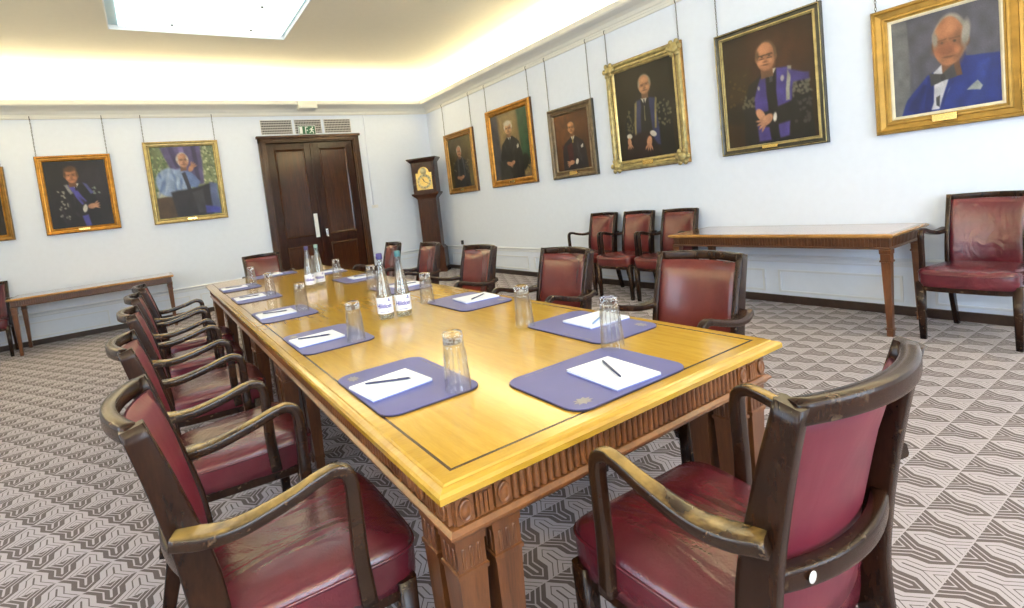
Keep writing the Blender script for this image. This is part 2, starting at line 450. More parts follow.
# ------------------------------------------------------------------ double door
dr = MB()
for x0, x1 in ((1.775, 1.90), (3.47, 3.60)):
    dr.bb((x0, YF - .055, 0), (x1, YF + .05, 2.83), 'architrave', .008)
    dr.bb((x0 + .03, YF - .075, 0), (x1 - .03, YF - .05, 2.80), 'architrave', .01)
dr.bb((1.775, YF - .055, 2.72), (3.60, YF + .05, 2.83), 'architrave', .008)
dr.bb((1.75, YF - .085, 2.80), (3.625, YF - .0, 2.845), 'architrave', .008)
dr.bb((1.805, YF - .075, 2.745), (3.57, YF - .05, 2.79), 'architrave', .01)
door = struct(dr, 'door_1')
def leaf(x0, x1, name):
    y = YF + .03; lb = MB(); st = .13
    zs = [(.0, .24), (.86, 1.02), (2.60, 2.715)]
    for a, b in ((x0, x0 + st), (x1 - st, x1)): lb.bb((a, y - .03, .006), (b, y + .03, 2.715), 'door', .003)
    for a, b in zs: lb.bb((x0 + st, y - .03, max(a, .006)), (x1 - st, y + .03, b), 'door', .003)
    o = lb.build(name, door)
    for z0, z1 in ((.24, .86), (1.02, 2.60)):
        p = MB(); p.bb((x0 + st, y - .008, z0), (x1 - st, y + .012, z1), 'doorpanel')
        a, b = x0 + st, x1 - st
        def ring(i, d): return [(a + i, y - d, z0 + i), (b - i, y - d, z0 + i), (b - i, y - d, z1 - i), (a + i, y - d, z1 - i)]
        p.loft([ring(0, .03), ring(.015, .042), ring(.035, .036), ring(.045, .010), ring(.11, .012), ring(.125, .028)], 'doorpanel', smooth=False)
        p.build('door_panel', o)
    return o
mid = 2.69
lA = leaf(1.90, mid - .004, 'door_leaf'); lB = leaf(mid + .004, 3.47, 'door_leaf')
MB().bb((mid - .028, YF - .022, .01), (mid + .028, YF - .001, 2.71), 'door', .006).build('cover_strip', door)
MB().bb((2.565, YF - .012, .985), (2.635, YF + .0, 1.42), 'white', .003).build('push_plate', lA)['label'] = 'white push plate'
hb = MB().bb((2.755, YF - .008, .98), (2.80, YF + .0, 1.12), 'chrome', .003)
hb.lathe([(.001, .0), (.020, .002), (.024, .02), (.020, .04), (.001, .045)], 'chrome', (2.778, YF - .008, .985), 12, axis='Y').lathe([(.001, 0), (.012, .002), (.012, .012), (.001, .014)], 'chrome', (2.778, YF - .008, 1.09), 12, axis='Y')
hb.build('door_knob', lB)['label'] = 'chrome door knob and lock'

# ventilation grilles, exit sign, lamp unit, conduit
def grille(x0, x1, label):
    t = thing('ventilation_grille', label, 'vent', ((x0 + x1) / 2, YF, 2.87), 0, 'ventilation grilles over the door')
    w = (x1 - x0) / 2; h = .262
    f = MB()
    for a, b, c, d in ((-w, w, 0, .012), (-w, w, h - .012, h), (-w, -w + .012, 0, h), (w - .012, w, 0, h)): f.bb((a, -.012, c), (b, -.001, d), 'white')
    f.build('frame', t)
    MB().bb((-w + .01, -.004, .01), (w - .01, -.001, h - .01), 'dark').build('backing', t)
    g = MB()
    n = int(2 * w / .028)
    for i in range(1, n): g.bb((-w + i * 2 * w / n - .0035, -.010, .012), (-w + i * 2 * w / n + .0035, -.004, h - .012), 'grille')
    for i in range(1, 6): g.bb((-w + .012, -.011, i * h / 6 - .008), (w - .012, -.005, i * h / 6 + .008), 'grille')
    g.build('mesh_grid', t)
grille(1.857, 2.405, 'white ventilation grille over the door, nearest the two framed portraits')
grille(2.44, 2.935, 'white ventilation grille over the door, the one behind the green exit sign')
grille(2.975, 3.495, 'white ventilation grille over the door, nearest the clock')

t = thing('exit_sign', 'green and white running man exit sign above the double door', 'sign', (2.65, YF - .0145, 2.848))
MB().bb((-.155, -.03, 0), (.155, .0, .165), 'white', .006).build('housing', t)
MB().bb((-.145, -.034, .01), (.145, -.029, .155), 'green').build('panel', t)
g = MB(); y0, y1 = -.036, -.0335
MB().poly([(-.135, .02), (-.085, .02), (-.085, .145), (-.135, .145)], y0, y1, 'signwhite', 'Y').build('white_block', t)
for p in ([(-.035, .02), (-.022, .02), (-.022, .13), (-.035, .13)], [(-.035, .13), (.015, .13), (.015, .143), (-.035, .143)], [(-.01, .09), (.01, .09), (.01, .07), (-.01, .07)]):
    g.poly(p, y0, y1, 'signwhite', 'Y')
g.build('door_symbol', t); g = MB()
g.lathe([(.001, 0), (.013, 0), (.013, .002), (.001, .002)], 'signwhite', (.098, -.0338, .132), 12, axis='Y')
for p in ([(.072, .118), (.095, .115), (.088, .07), (.070, .075)], [(.072, .118), (.05, .10), (.042, .085), (.052, .08), (.062, .092), (.08, .104)], [(.09, .112), (.11, .092), (.125, .095), (.123, .084), (.106, .080), (.086, .10)],
          [(.070, .076), (.088, .072), (.115, .05), (.112, .022), (.102, .022), (.102, .045), (.08, .058)], [(.07, .078), (.078, .062), (.062, .042), (.04, .03), (.036, .04), (.055, .052)]):
    g.poly(p, y0, y1, 'signwhite', 'Y')
g.build('running_figure', t)
t = thing('ceiling_sensor', 'cream box fitted under the cornice above the grilles', 'sensor', (2.66, YF - .25, 3.30))
b = MB().bb((-.165, -.03, -.03), (.165, .16, .115), 'offwhite', .012); b.build('housing', t)
MB().bb((-.14, -.036, -.018), (.14, -.029, .03), 'cornice', .003).build('lens_strip', t)

t = thing('cable_conduit', 'thin white cable conduit with switch plate right of the door', 'conduit', (3.75, YF, 1.40))
MB().sweep([(.02, -.010, 1.79), (.0, -.010, .8), (-.005, -.010, .06)], (.018, .016), 'wall', n=8).build('cover', t)
b = MB().bb((-.045, -.018, 0), (.085, -.001, .06), 'white', .004); b.build('switch_plate', t)
MB().bb((.0, -.023, .02), (.03, -.017, .042), 'offwhite', .002).build('switch', t)
t = thing('wall_socket', 'small dark socket low on the wall beside the clock', 'socket', (XR, 8.55, .535))
MB().bb((-.03, -.03, -.04), (-.001, .03, .04), 'black', .004).build('housing', t)
MB().bb((-.035, -.015, -.02), (-.03, .015, .02), 'matedge', .001).build('outlet', t)

# ceiling light box
t = thing('ceiling_light', 'large square recessed ceiling light with glowing glass panel', 'ceiling light', ((LX0 + LX1) / 2, (LY0 + LY1) / 2, ZC))
hx, hy = (LX1 - LX0) / 2, (LY1 - LY0) / 2
f = MB()
for a, b in (((-hx, -hy, -.004), (-hx + .012, hy, .05)), ((hx - .012, -hy, -.004), (hx, hy, .05)), ((-hx + .012, -hy, -.004), (hx - .012, -hy + .012, .05)), ((-hx + .012, hy - .012, -.004), (hx - .012, hy, .05))): f.bb(a, b, 'white')
f.build('frame', t)
MB().bb((-hx - .02, -hy - .02, .101), (hx + .02, hy + .02, .13), 'white').build('housing', t)
MB().bb((-hx + .012, -hy + .012, .052), (hx - .012, hy - .012, .0995), 'recess').build('recess_panel', t)
MB().bb((-hx + .11, -hy + .05, .026), (hx - .05, hy - .05, .05), 'diffuser').build('diffuser', t)
for sx in (-.36, .55):
    for sy in (-1.15, -.25, .38, 1.18):
        MB().lathe([(.001, 0), (.016, .001), (.018, .012), (.001, .018)], 'chain', (sx, sy, .008), 10).build('fixing', t)

# ------------------------------------------------------------------ lights
def area(name, loc, rot, sx, sy, energy, col):
    l = bpy.data.lights.new(name, 'AREA'); l.shape = 'RECTANGLE'; l.size = sx; l.size_y = sy; l.energy = energy; l.color = col
    o = bpy.data.objects.new(name, l); COL.objects.link(o); o.location = loc; o.rotation_euler = rot
    return o
COVE, DAY = 30, 84
warm = (1.0, .87, .60)
zl = 3.40
LXm, LYm = (XL + XR) / 2, (YN + YF) / 2
for nm, loc, sx, sy, rot in (('cove_lamp_far', (LXm, YF - .10, zl), XR - XL - .5, .1, (PI + .30, 0, 0)),
                             ('cove_lamp_near', (LXm, YN + .10, zl), XR - XL - .5, .1, (PI - 1.05, 0, 0)),
                             ('cove_lamp_right', (XR - .10, LYm, zl), .1, YF - YN - .5, (PI, 1.15, 0)),
                             ('cove_lamp_left', (XL + .10, LYm, zl), .1, YF - YN - .5, (PI, -1.05, 0))):
    area(nm, loc, rot, sx, sy, COVE * max(sx, sy) * {'cove_lamp_right': 2.2, 'cove_lamp_far': .8, 'cove_lamp_left': 2.6, 'cove_lamp_near': 2.6}.get(nm, 1), warm)
for a, b, c, d in LW: area('daylight', (XL + .0, (a + b) / 2, (c + d) / 2), (0, -PI / 2, 0), d - c, b - a, DAY * (b - a) * (d - c) * .42, (.66, .82, 1.0))
for a, b, c, d in NW: area('daylight', ((a + b) / 2, YN + .0, (c + d) / 2), (PI / 2, 0, 0), b - a, d - c, DAY * (b - a) * (d - c) * .72, (.66, .82, 1.0))
w = bpy.data.worlds.new('sky'); SC.world = w; w.use_nodes = True
w.node_tree.nodes['Background'].inputs[0].default_value = (.75, .87, 1, 1); w.node_tree.nodes['Background'].inputs[1].default_value = 2.0

# ------------------------------------------------------------------ boardroom table
TX0, TX1, TY0, TY1, TZ = .425, 1.757, .917, 6.24, .76
def rect_loft(mb, prof, m, x0, x1, y0, y1, cap=False, smooth=False):
    mb.loft([[(x0 + i, y0 + i, z), (x1 - i, y0 + i, z), (x1 - i, y1 - i, z), (x0 + i, y1 - i, z)] for i, z in prof], m, cap=cap, smooth=smooth)
cx, cy = (TX0 + TX1) / 2, (TY0 + TY1) / 2
tb = thing('meeting_table', 'long honey wood boardroom table with dark inlay line and fluted apron', 'table', (cx, cy, 0))
hx, hy = (TX1 - TX0) / 2, (TY1 - TY0) / 2
ins = .066
b = MB()
b.bb((-hx + ins + .004, -hy + ins + .004, .74), (hx - ins - .004, hy - ins - .004, TZ), 'top')
# border, mitred, outside the inlay
i0, i1 = ins - .004, .012
def ring(i, z): return [(-hx + i, -hy + i, z), (hx - i, -hy + i, z), (hx - i, hy - i, z), (-hx + i, hy - i, z)]
b.loft([ring(i0, TZ - .02), ring(i0, TZ), ring(i1 + .014, TZ), ring(i1 + .010, TZ - .004), ring(i1 + .006, TZ - .004), ring(.006, TZ - .008), ring(0, TZ - .014), ring(0, TZ - .028), ring(.008, TZ - .035), ring(.014, TZ - .039), ring(.03, TZ - .050), ring(.05, TZ - .052), ring(.05, TZ - .02)], 'band', cap=False, smooth=False)
b.build('table_top', tb)
MB().loft([ring(ins - .004, TZ - .01), ring(ins - .004, TZ + .0004), ring(ins + .004, TZ + .0004), ring(ins + .004, TZ - .01)], 'inlay', cap=False, smooth=False).build('inlay_line', tb)
# apron: core, top fillet, bottom moulding, flutes and oval patera blocks
b = MB(); a0 = .036
b.loft([ring(a0 + .014, .708), ring(a0 + .014, .642), ring(a0 + .002, .640), ring(a0 - .008, .632), ring(a0 - .008, .626), ring(a0 + .0, .620), ring(a0 + .004, .612), ring(a0 + .06, .612), ring(a0 + .06, .708)], 'apron', smooth=False, cap=False)
b.build('apron', tb)
fl = MB()
def flutes(L, place):
    """place(s, d0, d1, z0, z1, half) puts a block at s along an apron face"""
    blk = .052; n = 3
    for sgn in (-1, 1):
        for k in range(n):
            place(sgn * (L / 2 - .014 - blk * (k + .5)), blk * .44, 'oval' if k % 2 == 0 else 'flute3')
    inner = L - 2 * (.014 + blk * n); m = int(inner / .0215); st = inner / m
    for k in range(m): place(-inner / 2 + st * (k + .5), st * .36, 'reed')
def placer(axis, sgn, face):
    def P(s, d, z): return (s, sgn * (face + d), z) if axis == 'x' else (sgn * (face + d), s, z)
    def place(s, h, kind):
        z0, z1 = .645, .706
        if kind == 'reed':
            fl.loft([[P(s - h, -.016, z) for z in (z0, z1)] , [P(s - h * .8, -.004, z) for z in (z0, z1)], [P(s, -.001, z) for z in (z0, z1)], [P(s + h * .8, -.004, z) for z in (z0, z1)], [P(s + h, -.016, z) for z in (z0, z1)]], 'apron', close=False, smooth=True)
        else:
            fl.loft([[P(s - h, d, z0), P(s + h, d, z0), P(s + h, d, z1), P(s - h, d, z1)] for d in (-.016, -.003)], 'apron', smooth=False)
            if kind == 'oval':
                rr = []
                for d, k in ((-.003, 1.0), (.003, .94), (.005, .80), (.001, .72), (.004, .4), (.005, .05)):
                    rr.append([P(s + h * .8 * k * math.cos(2 * PI * q / 16), d, (z0 + z1) / 2 + .027 * k * math.sin(2 * PI * q / 16)) for q in range(16)])
                fl.loft(rr, 'apron')
            else:
                for q in (-.5, 0, .5): fl.loft([[P(s + h * (q - .18), d, z0 + .006), P(s + h * (q + .18), d, z0 + .006), P(s + h * (q + .18), d, z1 - .006), P(s + h * (q - .18), d, z1 - .006)] for d in (-.004, .003)], 'apron', smooth=False)
    return place
flutes(2 * hx - 2 * a0, placer('x', -1, hy - a0)); flutes(2 * hx - 2 * a0, placer('x', 1, hy - a0))
flutes(2 * hy - 2 * a0, placer('y', -1, hx - a0)); flutes(2 * hy - 2 * a0, placer('y', 1, hx - a0))
fl.build('fluting', tb)
def sqring(x, y, z, w): return [(x - w, y - w, z), (x + w, y - w, z), (x + w, y + w, z), (x - w, y + w, z)]
def table_leg(x, y, par, w=.037, top=.614, m='legwood'):
    b = MB()
    b.loft([sqring(x, y, z, k) for z, k in ((0.0, w * .62), (.05, w * .62), (.052, w * .74), (.07, w * .74), (.072, w * .66), (.515, w), (.517, w + .004), (.527, w + .004), (.529, w), (top - .028, w), (top - .026, w + .003), (top - .006, w + .003), (top, w))], m, smooth=False)
    for dx, dy in ((1, 0), (-1, 0), (0, 1), (0, -1)):      # reeds on the block above the collar
        for q in (-.5, 0, .5):
            px, py = x + dx * w + dy * q * w * 1.1, y + dy * w + dx * q * w * 1.1
            b.box((px, py, (.532 + top - .03) / 2), (.010 if dy else .005, .010 if dx else .005, top - .03 - .534), m, .002, seg=1)
    return b.build('leg', par)
LXs = (.510 - cx, .610 - cx, TX1 - .185 - cx, TX1 - .085 - cx)
ENDS = (TY0 + .088, TY0 + .188, TY1 - .188, TY1 - .088)
for x in LXs[:2]:
    for y in ENDS + (2.79, 2.885, 3.57, 3.665, 5.03, 5.125): table_leg(x, y - cy, tb)
for x in LXs[2:]:
    for y in ENDS + (2.79, 2.885, 3.80, 3.895, 4.83, 4.925): table_leg(x, y - cy, tb)

# ------------------------------------------------------------------ chairs
def bow(x, hw=.235, d=.062): return -d * (1 - (x / hw) ** 2)
def make_chair(seatm, backm, armm):
    t = thing('armchair', '', 'chair')
    # legs and back posts
    for sx in (-1, 1):
        MB().sweep([(sx * .236, .188, 0), (sx * .237, .188, .2), (sx * .237, .188, .41)], [(.034, .036), (.044, .046), (.050, .052)], 'chairwood', n=12, pw=6).build('front_leg', t)
        path = spline([(sx * .196, -.335, 0), (sx * .200, -.285, .2), (sx * .202, -.245, .42), (sx * .203, -.252, .60), (sx * .204, -.290, .80), (sx * .205, -.333, .972)], 5)
        secs = [(.030, .042 + .034 * min(1, z / .45) - .030 * max(0, (z - .6) / .37)) for _, _, z in path]
        MB().sweep(path, secs, 'chairwood', n=16, pw=7).build('back_post', t)
        # arm: broad flat joint at the post, narrows and rises, then turns down to the seat rail
        sp = spline([(sx * .222, -.290, .722), (sx * .244, -.232, .712), (sx * .255, -.16, .712), (sx * .259, -.06, .732), (sx * .259, .010, .752), (sx * .259, .050, .754), (sx * .259, .076, .728), (sx * .259, .079, .65), (sx * .259, .077, .53), (sx * .259, .084, .405)], 6)
        sc = []
        for i, p in enumerate(sp):
            q = i / (len(sp) - 1)
            if q < .5: k = q / .5; wd = .072 - .036 * min(1, k * 1.3) ; th = .034 - .006 * k
            else: k = (q - .5) / .5; wd = .032; th = .030 + .010 * k
            sc.append((wd, th))
        MB().sweep(sp, sc, armm, (1, 0, 0), n=16, pw=4.5).build('armrest', t)
    # seat rail below the leather
    def outline(k=1.0, off=0):
        P = []
        for x, y in ((-.205, -.245), (.205, -.245), (.262, .215), (.20, .250), (.10, .262), (0, .266), (-.10, .262), (-.20, .250), (-.262, .215)): P.append((x * k, y + off))
        return P
    def rr(sc, z, n=40, dip=0):
        """rounded trapezoid ring"""
        out = []
        for i in range(n):
            a = 2 * PI * (i + .5) / n; ca, sa = math.cos(a), math.sin(a)
            px = math.copysign(abs(ca) ** .30, ca); py = math.copysign(abs(sa) ** .30, sa)
            y = .004 + py * (.250 if py < 0 else .236)
            y += (.012 * (1 - px * px) if py > .5 else 0)
            wdt = .222 + (y + .25) / .5 * .040
            out.append((px * wdt * sc, .004 + (y - .004) * sc, z + dip * (px * px - .4) * max(0, (y + .1)) ))
        return out
    MB().loft([rr(.93, .352), rr(.955, .356), rr(.955, .405)], 'chairwood', smooth=False).build('seat_rail', t)
    b = MB()
    b.loft([rr(.96, .385), rr(.985, .388), rr(.995, .415), rr(1.0, .465, dip=.03), rr(.985, .484, dip=.05), rr(.94, .493, dip=.07), rr(.8, .505, dip=.05), rr(.55, .513, dip=.03), rr(.25, .515), rr(.04, .515)], seatm)
    st = b.build('seat', t)
    b = MB(); ring_ = rr(.998, .474, 60, .04); n = len(ring_)
    rg = []
    for i in range(n + 1):
        p = Vector(ring_[i % n]); c = Vector((0, 0, p.z)); d = (p - c).normalized()
        rg.append([p + d * (.0045 * math.cos(a)) + Vector((0, 0, .0045 * math.sin(a))) for a in (0, PI / 3, 2 * PI / 3, PI, 4 * PI / 3, 5 * PI / 3)])
    b.loft(rg, seatm, cap=False); b.build('piping', st)
    # curved top rail, lower rail, upholstered back
    def rail(z0, y0, hgt, th, rise=0, hw=.229, d=.062):
        xs = np.linspace(-hw, hw, 17)
        pts = [(x, y0 + bow(x, hw, d), z0 + rise * (1 - (x / hw) ** 2)) for x in xs]
        return MB().sweep(pts, (th, hgt), 'chairwood', [(0, 1, .0)] * 17, n=14, pw=5)
    rail(.954, -.331, .041, .034, .003, .204, .052).build('top_rail', t)
    rail(.630, -.270, .042, .032, 0, .200, .042).build('lower_rail', t)
    b = MB()
    zs = np.linspace(.455, .938, 12); xs = np.linspace(-.193, .193, 15)
    def Y(z): return np.interp(z, [.50, .6, .8, .96], [-.246, -.252, -.290, -.334])
    def pt(x, z, s):
        e = min(1, (1 - abs(x) / .193) * 5) * min(1, (z - .455) / .05, (.938 - z) / .05)
        puff = (.006 + .014 * max(0, e) ** .5) * s
        return (x, Y(z) + .024 + bow(x, .204, .040 + .012 * (z - .455) / .48) + (puff if s > 0 else puff * .4), z)
    for s in (1, -1):
        b.loft([[pt(x, z, s) for x in xs] for z in zs], backm, close=False)
    for z in (zs[0], zs[-1]): b.loft([[pt(x, z, 1) for x in xs], [pt(x, z, -1) for x in xs]], backm, close=False)
    for x in (xs[0], xs[-1]): b.loft([[pt(x, z, 1) for z in zs], [pt(x, z, -1) for z in zs]], backm, close=False)
    bmesh.ops.remove_doubles(b.bm, verts=b.bm.verts, dist=1e-5)
    b.build('backrest', t)
    return t
chA = make_chair('seat', 'back', 'armwood'); chB = make_chair('fronty', 'fronty', 'chairwood'); chC = make_chair('seat', 'seat', 'chairwood')
index_kids()
usedc = {}
def put_chair(proto, x, y, rz, label, group):
    if proto.name not in usedc: o = proto; usedc[proto.name] = 1
    else: o = copy_tree(proto)
    o.location = (x, y, 0); o.rotation_euler = (0, 0, rz); o['label'] = label; o['group'] = group
    return o
G1, G2, G3 = 'armchairs along the left side of the table', 'armchairs along the right side of the table', 'armchairs against the walls'
E_ = -PI / 2      # facing +x
for (x, y, a), lab in zip([(.245, 1.44, .0), (.20, 2.31, .01), (.19, 3.22, 0), (.19, 4.02, .0), (.215, 4.72, .0)],
        ['burgundy armchair on the left of the table, closest to the camera, creased glossy seat', 'second armchair from the camera along the left of the table',
         'middle armchair of the five along the left of the table', 'fourth armchair from the camera along the left of the table', 'farthest armchair on the left of the table, nearest the far wall bench table']):
    put_chair(chA, x, y, E_ + a, lab, G1)
for (x, y, a), lab in zip([(1.855, 1.49, 0), (1.87, 2.42, 0), (1.885, 3.44, 0), (1.96, 4.46, -.1), (1.93, 5.28, -.1)],
        ['wide red brown armchair back at the near right of the table, beside the bare corner', 'second red brown armchair from the camera along the right of the table',
         'middle red brown armchair along the right of the table, right of the tall clock', 'red brown armchair on the table right side, directly in front of the tall clock', 'farthest armchair on the right of the table, near the doors']):
    put_chair(chB, x, y, PI / 2 + a, lab, G2)
me = put_chair(chA, 1.042, .745, -.045, 'large burgundy armchair seen from behind at the near head of the table', 'armchairs at the ends of the table')
MB().lathe([(.001, 0), (.011, 0), (.011, .0012), (.001, .0012)], 'sticker', (-.140, -.2892 + bow(-.140, .200, .042), .633), 16, axis='Y').build('round_sticker', me)['label'] = 'round white sticker'
put_chair(chB, 1.14, 6.39, PI + .08, 'red armchair at the far head of the table in front of the doors', 'armchairs at the ends of the table')
for (x, y), lab in zip([(4.725, 4.765), (4.725, 4.2), (4.725, 3.636)],
        ['wall armchair of three by the right wall, the one nearest the clock', 'middle armchair of the three against the right wall', 'wall armchair of three by the right wall, tucked against the side table end']):
    put_chair(chB, x, y, PI / 2, lab, G3)
put_chair(chC, 4.73, 1.165, PI / 2, 'armchair against the right wall right of the side table, cut by the photo edge', G3)
put_chair(chC, -1.99, 9.01, PI, 'armchair against the far wall, left of the long low table, mostly cut off', G3)

# ------------------------------------------------------------------ side tables
def side_table(label, x0, x1, y0, y1, z=.76, face=None):
    cx, cy = (x0 + x1) / 2, (y0 + y1) / 2; hx, hy = (x1 - x0) / 2, (y1 - y0) / 2
    t = thing('side_table', label, 'table', (cx, cy, 0))
    def ring(i, z): return [(-hx + i, -hy + i, z), (hx - i, -hy + i, z), (hx - i, hy - i, z), (-hx + i, hy - i, z)]
    b = MB(); b.loft([ring(.05, z - .02), ring(.045, z)], 'sidetop', smooth=False)
    b.loft([ring(.045, z), ring(.012, z), ring(.008, z - .004), ring(.0, z - .008), ring(0, z - .018), ring(.012, z - .03), ring(.05, z - .03)], 'sideedge', cap=False, smooth=False)
    b.build('table_top', t)
    b = MB(); a = .03
    b.loft([ring(a + .006, z - .030), ring(a + .006, z - .10), ring(a - .002, z - .102), ring(a - .006, z - .108), ring(a - .002, z - .115), ring(a + .03, z - .115), ring(a + .03, z - .03)], 'sideapron', cap=False, smooth=False)
    for L, ax, face in ((2 * hx, 'x', hy), (2 * hy, 'y', hx)):
        m = int((L - .16) / .024)
        for k in range(m):
            s = -(L - .16) / 2 + (L - .16) * (k + .5) / m
            for sg in (-1, 1):
                c = (s, sg * (face - a - .004), z - .066) if ax == 'x' else (sg * (face - a - .004), s, z - .066)
                b.box(c, (.013, .008, .06) if ax == 'x' else (.008, .013, .06), 'sideapron')
    b.build('apron', t)
    for sx in (-1, 1):
        for sy in (-1, 1):
            x, y = sx * (hx - .062), sy * (hy - .062); w = .033; lb = MB()
            lb.loft([sqring(x, y, q, k) for q, k in ((0, .019), (.045, .019), (.047, .024), (.060, .024), (.062, .017), (z - .21, .028), (z - .208, .035), (z - .196, .035), (z - .194, .030), (z - .150, .030), (z - .148, .034), (z - .118, .035))], 'legwood', smooth=False)
            lb.build('leg', t)
    return t
side_table('long polished wooden side table standing against the right wall', 4.43, 5.115, 1.51, 3.352)
side_table('long low wooden table against the far wall under the two framed portraits', -1.70, .20, 8.655, 9.36, .755)

# ------------------------------------------------------------------ longcase clock (stands across the corner)
t = thing('longcase_clock', 'tall dark mahogany longcase clock standing in the far right corner', 'clock', (4.76, 9.045, 0), -PI / 4)
# local: front faces -Y
b = MB()
b.bb((-.26, -.16, 0), (.26, .13, .06), 'clock', .006); b.bb((-.245, -.145, .06), (.245, .125, .46), 'clock', .004)
b.loft([[(-x, -y, z), (x, -y, z), (x, .12, z), (-x, .12, z)] for x, y, z in ((.25, .15, .46), (.25, .15, .475), (.225, .13, .49), (.20, .115, .52))], 'clock', smooth=False)
b.bb((-.19, -.154, .12), (.19, -.144, .40), 'clock', .005)
b.build('plinth', t)
b = MB(); b.bb((-.19, -.11, .52), (.19, .11, 1.50), 'clock', .003)
b.loft([[(-x, -y, z), (x, -y, z), (x, .12, z), (-x, .12, z)] for x, y, z in ((.19, .11, 1.46), (.21, .125, 1.49), (.255, .16, 1.53), (.275, .175, 1.555), (.275, .175, 1.575), (.25, .16, 1.58))], 'clock', smooth=False)
b.build('trunk', t)
d = MB().bb((-.125, -.122, .60), (.125, -.110, 1.42), 'clock', .005); d.build('trunk_door', t)
b = MB(); b.bb((-.235, -.125, 1.58), (.235, .12, 2.20), 'clock', .003)
# hood door frame with an arched opening
fr = [(-.235, 1.585), (.235, 1.585), (.235, 2.195), (-.235, 2.195)]
b.bb((-.235, -.15, 1.58), (-.165, -.125, 2.20), 'clock', .003); b.bb((.165, -.15, 1.58), (.235, -.125, 2.20), 'clock', .003)
b.bb((-.165, -.15, 1.58), (.165, -.125, 1.64), 'clock', .003)
arch = [(-.165, 2.20), (-.165, 1.97)] + [(-.115, 1.97)] + [(-.115 * math.cos(PI * k / 12), 1.97 + .115 * math.sin(PI * k / 12)) for k in range(13)][1:] + [(.165, 1.97), (.165, 2.20)]
L_ = [(-.165, 1.97), (-.115, 1.97)] + [(-.115 * math.cos(PI * k / 16), 1.97 + .115 * math.sin(PI * k / 16)) for k in range(1, 16)] + [(.115, 1.97), (.165, 1.97)]
b.loft([[(x, y, z) for x, z in L_] + [] for y in (-.15, -.125)], 'clock', close=False, smooth=False)
top_ = [(x, 2.20) for x, _ in L_]
for y in (-.15, -.126): b.loft([[(x, y, z) for x, z in L_], [(x, y, z) for x, z in top_]], 'clock', close=False, smooth=False)
for sx in (-1, 1): b.lathe([(.014, 1.60), (.018, 1.63), (.012, 1.66), (.012, 2.10), (.018, 2.14), (.014, 2.18)], 'clock', (sx * .215, -.158, 0), 12)
b.loft([[(-x, -y, z), (x, -y, z), (x, .12, z), (-x, .12, z)] for x, y, z in ((.235, .15, 2.17), (.25, .165, 2.185), (.265, .18, 2.20), (.285, .20, 2.225), (.30, .215, 2.235), (.30, .215, 2.255), (.27, .19, 2.262))], 'clock', smooth=False)
b.build('hood', t)
dl = MB(); dl.poly([(-.165, 1.64), (.165, 1.64), (.165, 1.97), (.115, 1.97)] + [(.115 * math.cos(PI * k / 12), 1.97 + .115 * math.sin(PI * k / 12)) for k in range(1, 12)] + [(-.115, 1.97), (-.165, 1.97)], -.132, -.126, 'brass', 'Y')
face = dl.build('dial', t)
c = (0, -.133, 1.80)
MB().lathe([(.095, 0), (.095, .002), (.145, .002), (.145, 0)], 'silverface', c, 32, axis='Y').build('chapter_ring', face)
MB().lathe([(.001, 0), (.07, .0), (.07, .002), (.001, .002)], 'silverface', (0, -.133, 2.0), 24, axis='Y').build('arch_boss', face)
nm = MB()
for k in range(12):
    a = PI * k / 6; R_ = .12
    px, pz = R_ * math.sin(a), R_ * math.cos(a); dx, dz = math.sin(a), math.cos(a)
    for q in ((-.006, .006) if k % 3 else (-.009, 0, .009)):
        ox, oz = px + dz * q, pz - dx * q
        nm.poly([(ox - dx * .016 - dz * .002, 1.80 + oz - dz * .016 + dx * .002), (ox + dx * .016 - dz * .002, 1.80 + oz + dz * .016 + dx * .002), (ox + dx * .016 + dz * .002, 1.80 + oz + dz * .016 - dx * .002), (ox - dx * .016 + dz * .002, 1.80 + oz - dz * .016 - dx * .002)], -.137, -.1352, 'black', 'Y')
nm.build('numerals', face)
for a, l, wd in ((-.45, .075, .007), (2.1, .115, .005)):
    h = MB(); dx, dz = math.sin(a), math.cos(a)
    h.poly([(-dz * wd, 1.80 + dx * wd), (dx * l * .7 - dz * wd * .8, 1.80 + dz * l * .7 + dx * wd * .8), (dx * l, 1.80 + dz * l), (dx * l * .7 + dz * wd * .8, 1.80 + dz * l * .7 - dx * wd * .8), (dz * wd, 1.80 - dx * wd)], -.142, -.139, 'black', 'Y')
    h.build('clock_hand', face)

